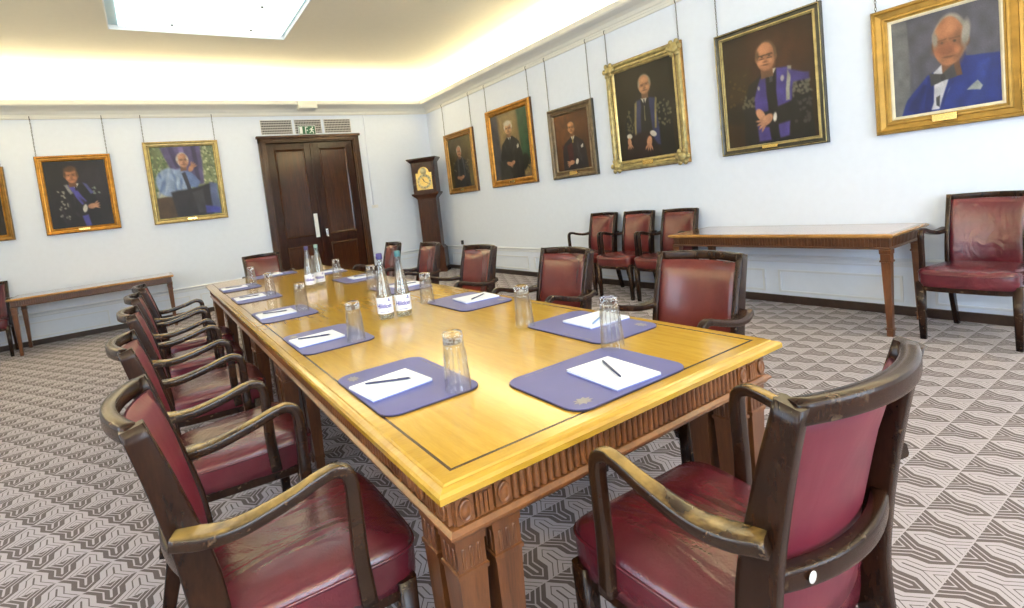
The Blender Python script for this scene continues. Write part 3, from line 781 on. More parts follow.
# ------------------------------------------------------------------ place settings
def rrect(w, d, r, n=6):
    P = []
    for sx, sy, a0 in ((1, 1, 0), (-1, 1, PI / 2), (-1, -1, PI), (1, -1, 3 * PI / 2)):
        for k in range(n + 1):
            a = a0 + PI / 2 * k / n
            P.append((sx * (w / 2 - r) + r * math.cos(a), sy * (d / 2 - r) + r * math.sin(a)))
    return P
def make_mat():
    o = bpy.data.objects.new('desk_mat', None); COL.objects.link(o)
    w, d = .476, .338
    b = MB(); b.poly(rrect(w, d, .055), 0, .004, 'matedge'); b.poly(rrect(w - .004, d - .004, .053), .004, .006, 'mat'); b.build('leather_panel', o)
    g = MB(); c = (-w / 2 + .065, -d / 2 + .05)
    for k in range(9):
        a = 2 * PI * k / 9; rx, ry = .022, .015
        p = (c[0] + rx * math.cos(a), c[1] + ry * math.sin(a)); q = (c[0] + rx * 1.5 * math.cos(a + .3), c[1] + ry * 1.5 * math.sin(a + .3)); r = (c[0] + rx * math.cos(a + .6), c[1] + ry * math.sin(a + .6))
        g.poly([p, q, r, c], .006, .0065, 'gilt')
    g.poly([(c[0] - .018, c[1] - .012), (c[0] + .018, c[1] - .012), (c[0] + .012, c[1] + .012), (c[0] - .012, c[1] + .012)], .006, .0067, 'gilt')
    g.build('gilt_crest', o)
    g = MB()
    for k in range(26):
        x = -.16 + k * .0058
        if k % 7 == 6: continue
        g.poly([(x, d / 2 - .0215), (x + .0036, d / 2 - .0215), (x + .0036, d / 2 - .017), (x, d / 2 - .017)], .006, .0064, 'gilt')
    g.build('gilt_lettering', o)
    return o
def make_pad():
    o = bpy.data.objects.new('note_pad', None); COL.objects.link(o)
    MB().bb((-.0885, -.11, 0), (.0885, .11, .003), 'paperside').build('backing', o)
    b = MB()
    for k in range(3): b.box((.0006 * (k % 2), .0005 * (k % 3), .0042 + .0024 * k), (.176, .219, .0022), 'paper', .0004, seg=1)
    b.build('sheets', o); return o
def make_pen(m):
    o = bpy.data.objects.new('pen', None); COL.objects.link(o)
    b = MB().lathe([(.0012, -.073), (.0030, -.062), (.0034, -.02), (.0034, .065), (.0026, .078), (.001, .079)], m, (0, 0, .0034), 10, axis='Y', cap=True); b.build('barrel', o)
    b = MB().lathe([(.0004, -.079), (.0013, -.072)], 'pentip', (0, 0, .0034), 8, axis='Y', cap=True); b.build('tip', o)
    MB().bb((-.001, .030, .0064), (.001, .070, .0078), m).build('clip', o)
    return o
def make_glass():
    o = bpy.data.objects.new('drinking_glass', None); COL.objects.link(o)
    # upturned tumbler: rim on the table, thick foot uppermost; H .183
    n = 36; b = MB()
    prof = [(.0415, .0), (.0425, .001), (.0405, .03), (.0335, .135), (.0318, .172), (.0305, .181), (.026, .183), (.012, .1815), (.0005, .181)]
    inner = [(.0005, .150), (.012, .150), (.0265, .146), (.0295, .140), (.0385, .03), (.0400, .001)]
    b.lathe([(.0415, .0), (.0425, .001), (.0405, .03), (.0335, .135), (.0330, .148), (.0300, .148), (.0305, .138), (.0385, .03), (.0400, .001), (.0415, .0)], 'glass', n=40)
    bmesh.ops.remove_doubles(b.bm, verts=b.bm.verts, dist=1e-4)
    b.build('bowl', o)
    MB().lathe([(.0005, .1485), (.0329, .1485), (.0318, .172), (.0305, .181), (.026, .183), (.012, .1815), (.0005, .181)], 'glassfoot', n=32).build('foot', o)
    b = MB()
    for k in range(14):
        a = 2 * PI * k / 14
        p0 = (.0405 * math.cos(a), .0405 * math.sin(a), .03); p1 = (.0343 * math.cos(a), .0343 * math.sin(a), .128)
        b.tube([p0, p1], .0016, 'glass', 6)
    b.build('cut_ribs', o)
    return o
def label_text(o, R):
    cu = bpy.data.curves.new('t', 'FONT'); cu.body = 'Hildon'; cu.size = .0325; cu.align_x = 'CENTER'; cu.shear = .12; cu.offset = .0010
    tmp = bpy.data.objects.new('t', cu); COL.objects.link(tmp)
    dg = bpy.context.evaluated_depsgraph_get(); me = bpy.data.meshes.new_from_object(tmp.evaluated_get(dg))
    bpy.data.objects.remove(tmp)
    bm = bmesh.new(); bm.from_mesh(me); bpy.data.meshes.remove(me)
    b = MB(); i = b.mi('ink')
    bmesh.ops.subdivide_edges(bm, edges=[e for e in bm.edges if e.calc_length() > .006], cuts=2)
    vm = {}
    for v in bm.verts:
        a = v.co.x / R
        vm[v] = b.bm.verts.new((R * math.sin(a), -R * math.cos(a), .066 + v.co.y))
    for f in bm.faces:
        try: q = b.bm.faces.new([vm[v] for v in f.verts]); q.material_index = i
        except ValueError: pass
    bm.free()
    def strip(a0, a1, z0, z1, r=R):
        k = 6; b.loft([[(r * math.sin(a0 + (a1 - a0) * j / k), -r * math.cos(a0 + (a1 - a0) * j / k), z) for j in range(k + 1)] for z in (z0, z1)], 'ink', close=False)
    strip(-1.45, -1.33, .045, .095); strip(.55, .95, .100, .104); strip(.66, .84, .106, .114); strip(-.5, .6, .043, .0455)
    x = b.build('label_lettering', o); return x
def make_bottle(capm):
    o = bpy.data.objects.new('water_bottle', None); COL.objects.link(o)
    out = [(.0005, .006), (.020, .004), (.034, .0), (.0405, .004), (.043, .012), (.043, .115), (.041, .135), (.033, .19), (.023, .255), (.0155, .305), (.0140, .325), (.0165, .328), (.0165, .334), (.0135, .335)]
    inn = [(.0115, .330), (.0120, .305), (.0195, .255), (.0295, .19), (.0375, .135), (.0395, .115), (.0395, .014), (.030, .009), (.0005, .012)]
    b = MB().lathe(out + inn, 'bottleglass', n=36); b.build('glass_body', o)
    wt = [(.0005, .0124), (.030, .0094), (.0391, .0144), (.0391, .115), (.0371, .135), (.0291, .19), (.0198, .25), (.0005, .25)]
    MB().lathe(wt, 'water', n=36).build('water', o)
    R = .0434
    b = MB(); b.loft([[(R * math.sin(a), -R * math.cos(a), z) for a in np.linspace(-1.62, 1.62, 25)] for z in (.034, .122)], 'label', close=False)
    lab = b.build('label', o); label_text(lab, R + .0004)
    c = MB().lathe([(.0005, .3585), (.0145, .358), (.0168, .355), (.0172, .333), (.0172, .326)], capm, n=24); c.build('cap', o)
    return o
proto = {'mat': make_mat(), 'pad': make_pad(), 'pen': make_pen('pen'), 'penb': make_pen('penblue'), 'glass': make_glass()}
index_kids()
first = set()
def put(kind, x, y, z, rz, label, cat, group):
    p = proto[kind]
    if kind in first: o = copy_tree(p)
    else: o = p; first.add(kind)
    o.location = (x, y, z); o.rotation_euler = (0, 0, rz)
    return tag(o, label, cat, group)
# (mat x, y, heading, pad offset right/forward, pad turn, pen offset, pen turn, glass offset, glass?)
ORD = ['closest to the camera', 'second from the camera', 'third from the camera', 'fourth from the camera', 'farthest from the camera']
L_y = [1.577, 2.464, 3.40, 4.42, 5.32]; R_y = [1.57, 2.535, 3.49, 4.42, 5.36]
SET = []
glassL = [(.748, 1.372), (.734, 2.262), (.752, 3.315), (.755, 4.345), (.765, 5.27)]
glassR = [(1.345, 1.79), (1.342, 2.717), (1.353, 3.631), (1.40, 4.62), (1.45, 5.52)]
for i in range(5): SET.append((.655, L_y[i], E_, 'left side of the table', ORD[i], glassL[i], i))
for i in range(5): SET.append((1.512, R_y[i], PI / 2, 'right side of the table', ORD[i], glassR[i], i + 5))
SET.append((1.112, 1.145, 0, 'near head of the table', None, (1.343, 1.284), 10))
SET.append((1.10, 5.98, PI, 'far head of the table', None, None, 11))
PADT = {0: (.0, .10), 1: (-.01, .05), 5: (0, -.05), 6: (.01, -.08), 10: (.0, -.06)}
PENP = {0: (-.01, .0, -.52), 1: (-.012, -.005, -.44), 2: (-.01, 0, -.44), 5: (-.03, .02, .48), 6: (-.02, 0, .48), 10: (.008, .012, -.47)}
for x, y, h, side, o_, gl, idx in SET:
    where = ('on the ' + side + ', ' + o_) if o_ else 'at the ' + side
    put('mat', x, y, TZ + .0006, h, 'blue desk mat ' + where, 'desk mat', 'blue desk mats')
    f = Vector((-math.sin(h), math.cos(h))); r = Vector((math.cos(h), math.sin(h)))
    ox, oy = PADT.get(idx, (0, 0)); off = Vector((x, y)) + f * -.050 + r * .0
    if idx == 10: off = Vector((1.142, 1.105))
    if idx in (5,): off = Vector((1.578, 1.592))
    if idx in (6,): off = Vector((1.568, 2.535))
    put('pad', off.x, off.y, TZ + .0072, h + oy, 'white note pad ' + where, 'note pad', 'white note pads')
    px, py, pa = PENP.get(idx, (.005, .0, -.35))
    q = off + r * px + f * py
    put('penb' if idx == 5 else 'pen', q.x, q.y, TZ + .0177, h + pa, ('blue pen' if idx == 5 else 'dark pen') + ' on note pad ' + where, 'pen', 'pens on the note pads')
    if gl:
        on_mat = abs((gl[0] - x) * r.x + (gl[1] - y) * r.y) < .2 and abs((gl[0] - x) * f.x + (gl[1] - y) * f.y) < .14
        put('glass', gl[0], gl[1], TZ + .0072, .3 * idx, 'upturned glass tumbler ' + where, 'glass', 'upturned tumblers')
bots = [('capviolet', 1.022, 2.590, 'violet capped glass water bottle of the pair nearest the camera', -.20), ('capteal', 1.118, 2.566, 'teal capped glass water bottle of the pair nearest the camera', -.05),
        ('capviolet', 1.085, 4.36, 'violet capped glass water bottle of the pair nearest the doors', -.1), ('capgrey', 1.183, 4.42, 'grey green capped glass water bottle of the pair nearest the doors', -.1)]
for capm, x, y, lab, a in bots:
    o = make_bottle(capm); o.location = (x, y, TZ + .0008); o.rotation_euler = (0, 0, a - math.atan2(x, y))
    tag(o, lab, 'bottle', 'glass water bottles')

# ------------------------------------------------------------------ portraits
def lin(c): return np.array([((v / 255 + .055) / 1.055) ** 2.4 if v / 255 > .04045 else v / 255 / 12.92 for v in c])
def paint(shapes, nx, ny, seed, bg):
    rng = np.random.default_rng(seed)
    U, V = np.meshgrid(np.linspace(0, 1, nx), np.linspace(0, 1, ny))
    def nz(k):
        g = rng.random((k + 2, k + 2)); a = U * k; b = V * k; i = a.astype(int); j = b.astype(int); fa, fb = a - i, b - j
        return (g[j, i] * (1 - fa) * (1 - fb) + g[j, i + 1] * fa * (1 - fb) + g[j + 1, i] * (1 - fa) * fb + g[j + 1, i + 1] * fa * fb) - .5
    wx, wy = nz(9) * .018, nz(9) * .018
    C = np.ones((ny, nx, 3)) * np.array(bg, float)
    C *= (1 + nz(5) * .35)[..., None]
    asp = ny / nx
    for s in shapes:
        soft = s[-1]
        if s[0] == 'e':
            _, x, y, rx, ry, rot, col, _ = s
            dx, dy = U + wx - x, (V + wy - y)
            c, q = math.cos(rot), math.sin(rot)
            # rotate in square space
            X = dx * c + dy * asp * q; Y = (-dx * q + dy * asp * c) / asp
            d = np.sqrt((X / rx) ** 2 + (Y / ry) ** 2) - 1; d = d * min(rx, ry)
        else:
            _, P, col, _ = s
            d = np.full(U.shape, 9.); ins = np.zeros(U.shape, bool); n = len(P)
            x, y = U + wx, V + wy
            for k in range(n):
                (x0, y0), (x1, y1) = P[k], P[(k + 1) % n]
                ex, ey = x1 - x0, y1 - y0; t_ = np.clip(((x - x0) * ex + (y - y0) * ey) / (ex * ex + ey * ey + 1e-9), 0, 1)
                d = np.minimum(d, np.hypot(x - x0 - ex * t_, y - y0 - ey * t_))
                cr = ((y0 > y) != (y1 > y)) & (x < (x1 - x0) * (y - y0) / (y1 - y0 + 1e-12) + x0)
                ins ^= cr
            d = np.where(ins, -d, d)
        a = np.clip(.5 - d / max(soft, 1e-3), 0, 1)[..., None]
        cc = np.array(col, float) * (1 + nz(14) * .30)[..., None]
        C = C * (1 - a) + cc * a
    C *= (1 + (rng.random((ny, nx)) - .5) * .10)[..., None]
    return np.clip(C, 0, 255)
def head(x, y, r, asp, skin=(196, 140, 108), hair=(120, 110, 100), bald=.5, glasses=False, turn=.0, beard=False):
    """face: hair, skin, shading, brows, eyes, nose, mouth, ear; r is half width, asp = width/height of the canvas"""
    ry = r * 1.38 * asp; dk = tuple(c * .62 for c in skin); lt = tuple(min(255, c * 1.16) for c in skin)
    S_ = [('p', [(x - r * .55, y + ry * .5), (x + r * .55, y + ry * .5), (x + r * .6, y + ry * 1.4), (x - r * .6, y + ry * 1.4)], dk, .01),
          ('e', x, y - ry * .12, r * 1.08, ry * .98, 0, hair, .02),
          ('e', x + r * 1.0, y + ry * .08, r * .16, ry * .22, 0, dk, .01), ('e', x - r * 1.0, y + ry * .08, r * .16, ry * .22, 0, dk, .01),
          ('e', x + turn * r, y + ry * (.08 - .12 * bald), r * .96, ry * (.86 + .12 * bald), 0, skin, .015),
          ('e', x + r * .45, y + ry * .2, r * .42, ry * .62, 0, tuple(c * .80 for c in skin), .05),
          ('e', x - r * .2, y - ry * .5, r * .5, ry * .25, 0, lt, .06)]
    for s in (-1, 1):      # side hair at the temples
        S_ += [('e', x + s * r * (.94 - turn * s * .3), y - ry * .16, r * .17, ry * .34, 0, hair, .02)]
    if bald < .4: S_ += [('e', x, y - ry * .78, r * .92, ry * .30, 0, hair, .03), ('e', x - r * .3, y - ry * .62, r * .6, ry * .2, .2, hair, .03)]
    for s in (-1, 1):
        ex = x + turn * r + s * r * .38
        S_ += [('e', ex, y + ry * .0, r * .27, ry * .11, 0, tuple(c * .74 for c in skin), .025), ('p', [(ex - r * .3, y - ry * .12), (ex + r * .3, y - ry * .15), (ex + r * .3, y - ry * .11), (ex - r * .3, y - ry * .08)], tuple(c * .55 for c in skin), .012), ('e', ex, y + ry * .01, r * .09, ry * .05, 0, (60, 44, 38), .010)]
        S_ += [('e', ex + s * r * .08, y + ry * .34, r * .2, ry * .14, 0, lt, .05)]
        if glasses:
            q = [(ex - r * .34, y - ry * .10), (ex + r * .34, y - ry * .10), (ex + r * .3, y + ry * .14), (ex - r * .3, y + ry * .14)]
            for k in range(4):
                (a, b_), (c, d_) = q[k], q[(k + 1) % 4]; w_ = .0032
                S_ += [('p', [(a - w_, b_ - w_), (c + w_, d_ - w_), (c + w_, d_ + w_), (a - w_, b_ + w_)], (44, 32, 28), .006)]
    S_ += [('p', [(x + turn * r * 1.3 - r * .08, y), (x + turn * r * 1.3 + r * .10, y), (x + turn * r * 1.3 + r * .2, y + ry * .34), (x + turn * r * 1.3 - r * .16, y + ry * .34)], tuple(c * .9 for c in skin), .012),
           ('e', x + turn * r * 1.3, y + ry * .36, r * .2, ry * .05, 0, dk, .012),
           ('e', x + turn * r * 1.2, y + ry * .56, r * .34, ry * .05, 0, tuple(c * .55 for c in skin), .010)]
    return S_
def hand(x, y, r, asp, ang=0, skin=(200, 145, 112)):
    out = [('e', x, y, r, r * .62 * asp, ang, skin, .012)]
    for k in range(4):
        a = ang + (-.5 + k * .33); out.append(('e', x + math.cos(a) * r * 1.15, y + math.sin(a) * r * 1.15 * asp, r * .62, r * .17 * asp, a, tuple(c * (.92 + .05 * (k % 2)) for c in skin), .008))
    return out
def coat(x, top, w, col, bot=1.05, sl=.16):
    return [('p', [(x - w * .25, top), (x + w * .25, top), (x + w * .8, top + sl * .6), (x + w, top + sl * 1.6), (x + w * 1.08, bot), (x - w * 1.08, bot), (x - w, top + sl * 1.6), (x - w * .8, top + sl * .6)], col, .02)]
def collar(x, y, w, h, tie=(30, 28, 40)):
    return [('p', [(x - w, y), (x + w, y), (x + w * .15, y + h), (x - w * .15, y + h)], (222, 218, 208), .01), ('p', [(x - w * .22, y + h * .22), (x + w * .22, y + h * .22), (x + w * .3, y + h * 1.5), (x - w * .3, y + h * 1.5)], tie, .008)]
def folds(x, y0, y1, w, col, n, seed):
    r = random.Random(seed); out = []
    for k in range(n):
        a = x + (r.random() - .5) * w; b = y0 + r.random() * (y1 - y0)
        out.append(('e', a, b, .008 + r.random() * .012, .03 + r.random() * .05, (r.random() - .5) * 1.2, col, .03))
    return out
def brocade(x0, x1, y0, y1, n, seed, col=(150, 148, 138)):
    r = random.Random(seed); return [('e', x0 + r.random() * (x1 - x0), y0 + r.random() * (y1 - y0), .012 + r.random() * .012, .008 + r.random() * .008, r.random() * 3, col, .012) for _ in range(n)]

PICS = {}
a = .85
PICS['P1'] = dict(bg=(30, 28, 34), n=(80, 92), s=[('e', .75, .3, .3, .3, 0, (38, 35, 44), .3)] + coat(.45, .36, .34, (24, 22, 30)) + brocade(.16, .30, .45, .88, 26, 3) + brocade(.70, .84, .42, .52, 8, 4, (120, 130, 120)) +
    [('p', [(.33, .36), (.42, .36), (.60, .62), (.52, .68)], (78, 74, 170), .02), ('p', [(.28, .36), (.33, .35), (.40, .48), (.36, .50)], (150, 150, 150), .02), ('p', [(.58, .34), (.64, .36), (.74, .50), (.69, .52)], (84, 86, 150), .02), ('p', [(.50, .84), (.60, .82), (.63, 1), (.54, 1)], (72, 72, 160), .02)] +
    folds(.45, .55, .95, .5, (44, 40, 52), 8, 1) + collar(.46, .345, .06, .07) + head(.42, .22, .105, a, (186, 124, 90), (92, 62, 40), .2) + [('e', .56, .73, .035, .055, .2, (226, 222, 210), .015)] + hand(.68, .70, .075, a, -.15))
PICS['P2'] = dict(bg=(120, 132, 96), n=(76, 84), s=brocade(.0, .35, .0, .5, 60, 5, (170, 186, 130)) + brocade(.0, .3, .1, .6, 40, 6, (88, 112, 74)) + brocade(.76, 1, 0, .6, 50, 7, (196, 200, 160)) + brocade(.78, 1, 0, .6, 30, 8, (96, 108, 80)) +
    [('p', [(.16, 0), (.80, 0), (.78, .55), (.36, .55)], (92, 84, 130), .03), ('p', [(.28, 0), (.36, 0), (.42, .3), (.36, .3)], (64, 58, 98), .03), ('p', [(.64, 0), (.72, 0), (.72, .5), (.66, .5)], (60, 56, 92), .03), ('p', [(.44, 0), (.52, 0), (.54, .4), (.48, .4)], (124, 112, 166), .03),
     ('p', [(0, .70), (.34, .68), (.36, 1), (0, 1)], (78, 58, 40), .02), ('p', [(.02, .62), (.22, .58), (.25, .68), (.03, .70)], (196, 196, 176), .02),
     ('e', .25, .50, .22, .20, -.4, (150, 172, 212), .03), ('p', [(.20, .36), (.46, .30), (.58, .62), (.30, .68), (.10, .56)], (150, 172, 212), .03)] + folds(.28, .36, .6, .3, (188, 206, 236), 9, 2) + folds(.25, .4, .62, .34, (104, 128, 178), 9, 3) +
    [('p', [(.46, .34), (.58, .36), (.72, .52), (.66, .60), (.50, .56)], (110, 134, 192), .02), ('p', [(.44, .38), (.50, .36), (.56, .62), (.50, .64)], (40, 42, 60), .015), ('p', [(.24, .64), (.58, .60), (.92, .54), (.98, .66), (.86, 1), (.28, 1)], (40, 38, 46), .03), ('p', [(.56, .66), (.74, .62), (.76, .94), (.62, .96)], (62, 60, 68), .03), ('p', [(.86, .54), (.98, .56), (1, .95), (.86, .90)], (98, 112, 160), .03), ('p', [(.74, .86), (.98, .90), (.98, .98), (.74, .97)], (66, 72, 168), .03)] +
    head(.48, .20, .085, .88, (198, 146, 118), (214, 210, 204), .6, turn=.15) + hand(.60, .32, .06, .88, -.9))
PICS['P3'] = dict(bg=(104, 92, 56), n=(50, 62), s=[('e', .3, .6, .5, .6, 0, (78, 68, 42), .4)] + coat(.48, .40, .34, (44, 46, 50)) + brocade(.68, .86, .46, .75, 18, 9, (126, 118, 92)) + brocade(.14, .26, .46, .7, 12, 19, (116, 110, 90)) +
    [('p', [(.36, .40), (.42, .40), (.40, .80), (.32, .80)], (86, 88, 92), .02), ('p', [(.56, .40), (.62, .42), (.66, .80), (.60, .80)], (82, 84, 90), .02)] + collar(.48, .385, .06, .08) + head(.46, .285, .095, .8, (188, 134, 104), (196, 190, 180), .7) + hand(.34, .80, .07, .8, .2) + hand(.52, .80, .07, .8, 2.9))
PICS['P4'] = dict(bg=(118, 96, 66), n=(84, 100), s=[('p', [(0, 0), (.22, 0), (.26, .9), (0, 1)], (74, 72, 78), .08), ('p', [(.72, 0), (1, 0), (1, .8), (.80, .8)], (46, 82, 52), .05), ('p', [(.20, 0), (.72, 0), (.74, .5), (.24, .5)], (156, 132, 86), .1), ('e', .86, .78, .12, .12, 0, (34, 36, 24), .04)] + coat(.50, .37, .29, (32, 30, 26)) +
    [('p', [(.16, .72), (.34, .70), (.5, .95), (.5, 1.05), (.14, 1.05)], (52, 50, 48), .03)] + brocade(.84, .98, .84, .98, 16, 12, (150, 130, 80)) + folds(.5, .5, .8, .4, (50, 46, 42), 8, 5) + collar(.49, .36, .055, .08, (40, 40, 44)) + [('p', [(.66, .52), (.71, .49), (.72, .54), (.67, .56)], (214, 208, 196), .008)] + head(.48, .24, .10, .74, (202, 152, 110), (214, 206, 186), .35) + hand(.42, .77, .065, .74, .3) + hand(.52, .76, .06, .74, 2.8))
PICS['P5'] = dict(bg=(84, 50, 26), n=(80, 98), s=[('e', .2, .2, .5, .5, 0, (102, 62, 32), .4), ('p', [(.20, .56), (.50, .50), (.55, .95), (.24, .95)], (74, 22, 24), .04)] + coat(.54, .42, .34, (38, 34, 40)) +
    [('p', [(.34, .56), (.50, .52), (.52, .84), (.36, .86)], (74, 24, 28), .03)] + folds(.6, .5, .9, .4, (58, 52, 58), 9, 6) + collar(.52, .395, .06, .09, (170, 150, 90)) + [('p', [(.74, .60), (.80, .57), (.81, .63), (.75, .65)], (220, 216, 206), .008)] + head(.50, .255, .105, .77, (196, 138, 92), (90, 70, 52), .75) + [('e', .60, .86, .04, .05, .3, (222, 216, 204), .012)] + hand(.44, .87, .085, .77, 2.9))
PICS['P6'] = dict(bg=(36, 30, 18), n=(120, 142), s=[('e', .85, .5, .22, .16, .3, (30, 26, 22), .1)] + coat(.52, .36, .40, (20, 20, 22)) + brocade(.66, .92, .42, .70, 40, 13, (92, 90, 74)) + brocade(.16, .34, .46, .74, 24, 14, (86, 80, 62)) +
    [('p', [(.36, .37), (.44, .36), (.40, .84), (.30, .84)], (48, 54, 92), .02), ('p', [(.58, .36), (.68, .38), (.72, .88), (.60, .88)], (44, 52, 96), .02), ('p', [(.33, .39), (.37, .37), (.32, .78), (.285, .78)], (134, 124, 84), .015), ('p', [(.68, .37), (.71, .39), (.66, .70), (.63, .70)], (138, 128, 88), .015)] +
    [('p', [(.14, .76), (.5, .70), (.72, .92), (.72, 1.05), (.1, 1.05)], (30, 16, 20), .03)] + collar(.50, .355, .055, .07) + [('p', [(.485, .44), (.50, .44), (.50, .60), (.485, .60)], (120, 116, 90), .01), ('e', .19, .735, .05, .03, .2, (226, 222, 210), .01), ('e', .60, .755, .055, .03, .5, (226, 222, 210), .01)] + head(.52, .215, .095, .80, (192, 140, 104), (150, 140, 122), .75) + hand(.18, .80, .06, .8, 1.5) + hand(.53, .83, .07, .8, 1.7))
PICS['P7'] = dict(bg=(44, 28, 16), n=(128, 144), s=[('e', .6, .28, .35, .3, 0, (64, 36, 20), .3), ('p', [(0, .3), (.30, .3), (.30, .75), (0, .8)], (52, 38, 20), .08), ('e', .12, .70, .14, .10, 0, (30, 22, 18), .04)] + brocade(.05, .25, .35, .65, 14, 15, (74, 56, 26)) + coat(.58, .37, .36, (22, 20, 22), sl=.14) + brocade(.74, .94, .50, .64, 44, 16, (98, 96, 84)) + brocade(.78, .95, .68, .86, 26, 26, (58, 58, 58)) + brocade(.20, .34, .56, .66, 18, 17, (96, 92, 76)) +
    [('p', [(.42, .42), (.50, .38), (.52, .98), (.36, .98), (.34, .58)], (70, 60, 138), .02), ('p', [(.60, .36), (.74, .38), (.78, .50), (.70, .96), (.56, .98)], (72, 62, 142), .02), ('p', [(.72, .37), (.76, .38), (.73, .66), (.69, .66)], (150, 152, 140), .012), ('p', [(.72, .40), (.94, .46), (.94, .52), (.78, .52)], (66, 58, 128), .02), ('p', [(.48, .40), (.58, .38), (.60, .98), (.50, .98)], (18, 17, 20), .015),
     ('e', .40, .50, .014, .020, 0, (168, 166, 170), .01), ('e', .66, .46, .020, .026, 0, (168, 166, 170), .01), ('p', [(.20, .66), (.46, .72), (.80, .66), (.84, .82), (.50, .86), (.24, .80)], (24, 22, 24), .02)] + collar(.535, .36, .06, .075, (60, 60, 66)) + head(.50, .245, .105, .88, (190, 132, 98), (96, 74, 56), .85, True, -.08) + [('e', .56, .78, .02, .04, .1, (224, 220, 210), .01)] + hand(.40, .74, .07, .88, 1.0) + hand(.47, .79, .075, .88, 2.6))
PICS['P8'] = dict(bg=(94, 94, 104), n=(140, 116), s=[('p', [(0, 0), (.16, 0), (.17, 1), (0, 1)], (112, 114, 118), .02), ('p', [(.16, 0), (1, 0), (1, 1), (.2, 1)], (86, 86, 100), .02)] +
    [('p', [(.04, 1.05), (.14, .84), (.34, .62), (.50, .56), (.70, .50), (1.02, .54), (1.05, 1.05)], (26, 46, 128), .015), ('p', [(.82, .60), (.90, .58), (.84, .95), (.72, .98)], (38, 62, 150), .05), ('p', [(.12, .95), (.30, .70), (.34, .72), (.24, 1)], (20, 36, 108), .04), ('p', [(.40, .60), (.66, .42), (.68, .50), (.46, .98), (.36, .98)], (226, 224, 232), .01), ('p', [(.60, .50), (.70, .44), (.72, .56), (.54, .80), (.47, 1), (.44, 1)], (24, 42, 120), .012), ('p', [(.34, .64), (.40, .62), (.40, .90), (.36, 1), (.30, 1)], (22, 38, 112), .012)] +
    head(.57, .33, .15, 1.22, (176, 118, 84), (160, 154, 146), .85, turn=-.10) + [('e', .71, .27, .035, .12, .2, (158, 154, 146), .02), ('e', .52, .40, .10, .06, 0, (150, 92, 66), .06), ('p', [(.36, .60), (.48, .63), (.60, .56), (.61, .69), (.49, .70), (.37, .74)], (64, 64, 68), .01), ('e', .485, .665, .025, .035, 0, (40, 40, 46), .01), ('p', [(.42, .86), (.46, .84), (.45, .96), (.42, .94)], (50, 52, 60), .01), ('p', [(.70, .84), (.80, .76), (.84, .82), (.82, .86)], (172, 180, 178), .008)])
PICS['P0'] = dict(bg=(44, 34, 22), n=(40, 50), s=coat(.5, .4, .36, (22, 20, 22)) + collar(.5, .38, .06, .08) + head(.5, .22, .1, .8, (180, 130, 98), (90, 70, 50), .4))

PM, pnt, pb = new_mat('oil paint on canvas')
at = pnt.nodes.new('ShaderNodeAttribute'); at.attribute_name = 'paint'; pnt.links.new(at.outputs['Color'], pb.inputs['Base Color'])
pb.inputs['Roughness'].default_value = .42; pb.inputs['Specular IOR Level'].default_value = .3
bump(pnt, noise(pnt, coords(pnt), 90, 3), .12, .003, pb)

def make_canvas(w, h, key, par):
    d = PICS[key]; nx, ny = d['n']
    C = paint(d['s'], nx, ny, len(key) + sum(map(ord, key)), d['bg'])
    vs = [((i / (nx - 1) - .5) * w, 0, (.5 - j / (ny - 1)) * h) for j in range(ny) for i in range(nx)]
    fs = [(j * nx + i, (j + 1) * nx + i, (j + 1) * nx + i + 1, j * nx + i + 1) for j in range(ny - 1) for i in range(nx - 1)]
    me = bpy.data.meshes.new('canvas'); me.from_pydata(vs, [], fs)
    L = C * .80 / 255.; L = np.where(L > .04045, ((L + .055) / 1.055) ** 2.4, L / 12.92)
    at_ = me.attributes.new('paint', 'FLOAT_COLOR', 'POINT')
    at_.data.foreach_set('color', np.concatenate([L.reshape(-1, 3), np.ones((nx * ny, 1))], 1).astype(np.float32).ravel())
    me.materials.append(PM)
    o = bpy.data.objects.new('canvas', me); COL.objects.link(o); o.parent = par; o.location = (0, -.022, h * 0 + par['_zc']); return o

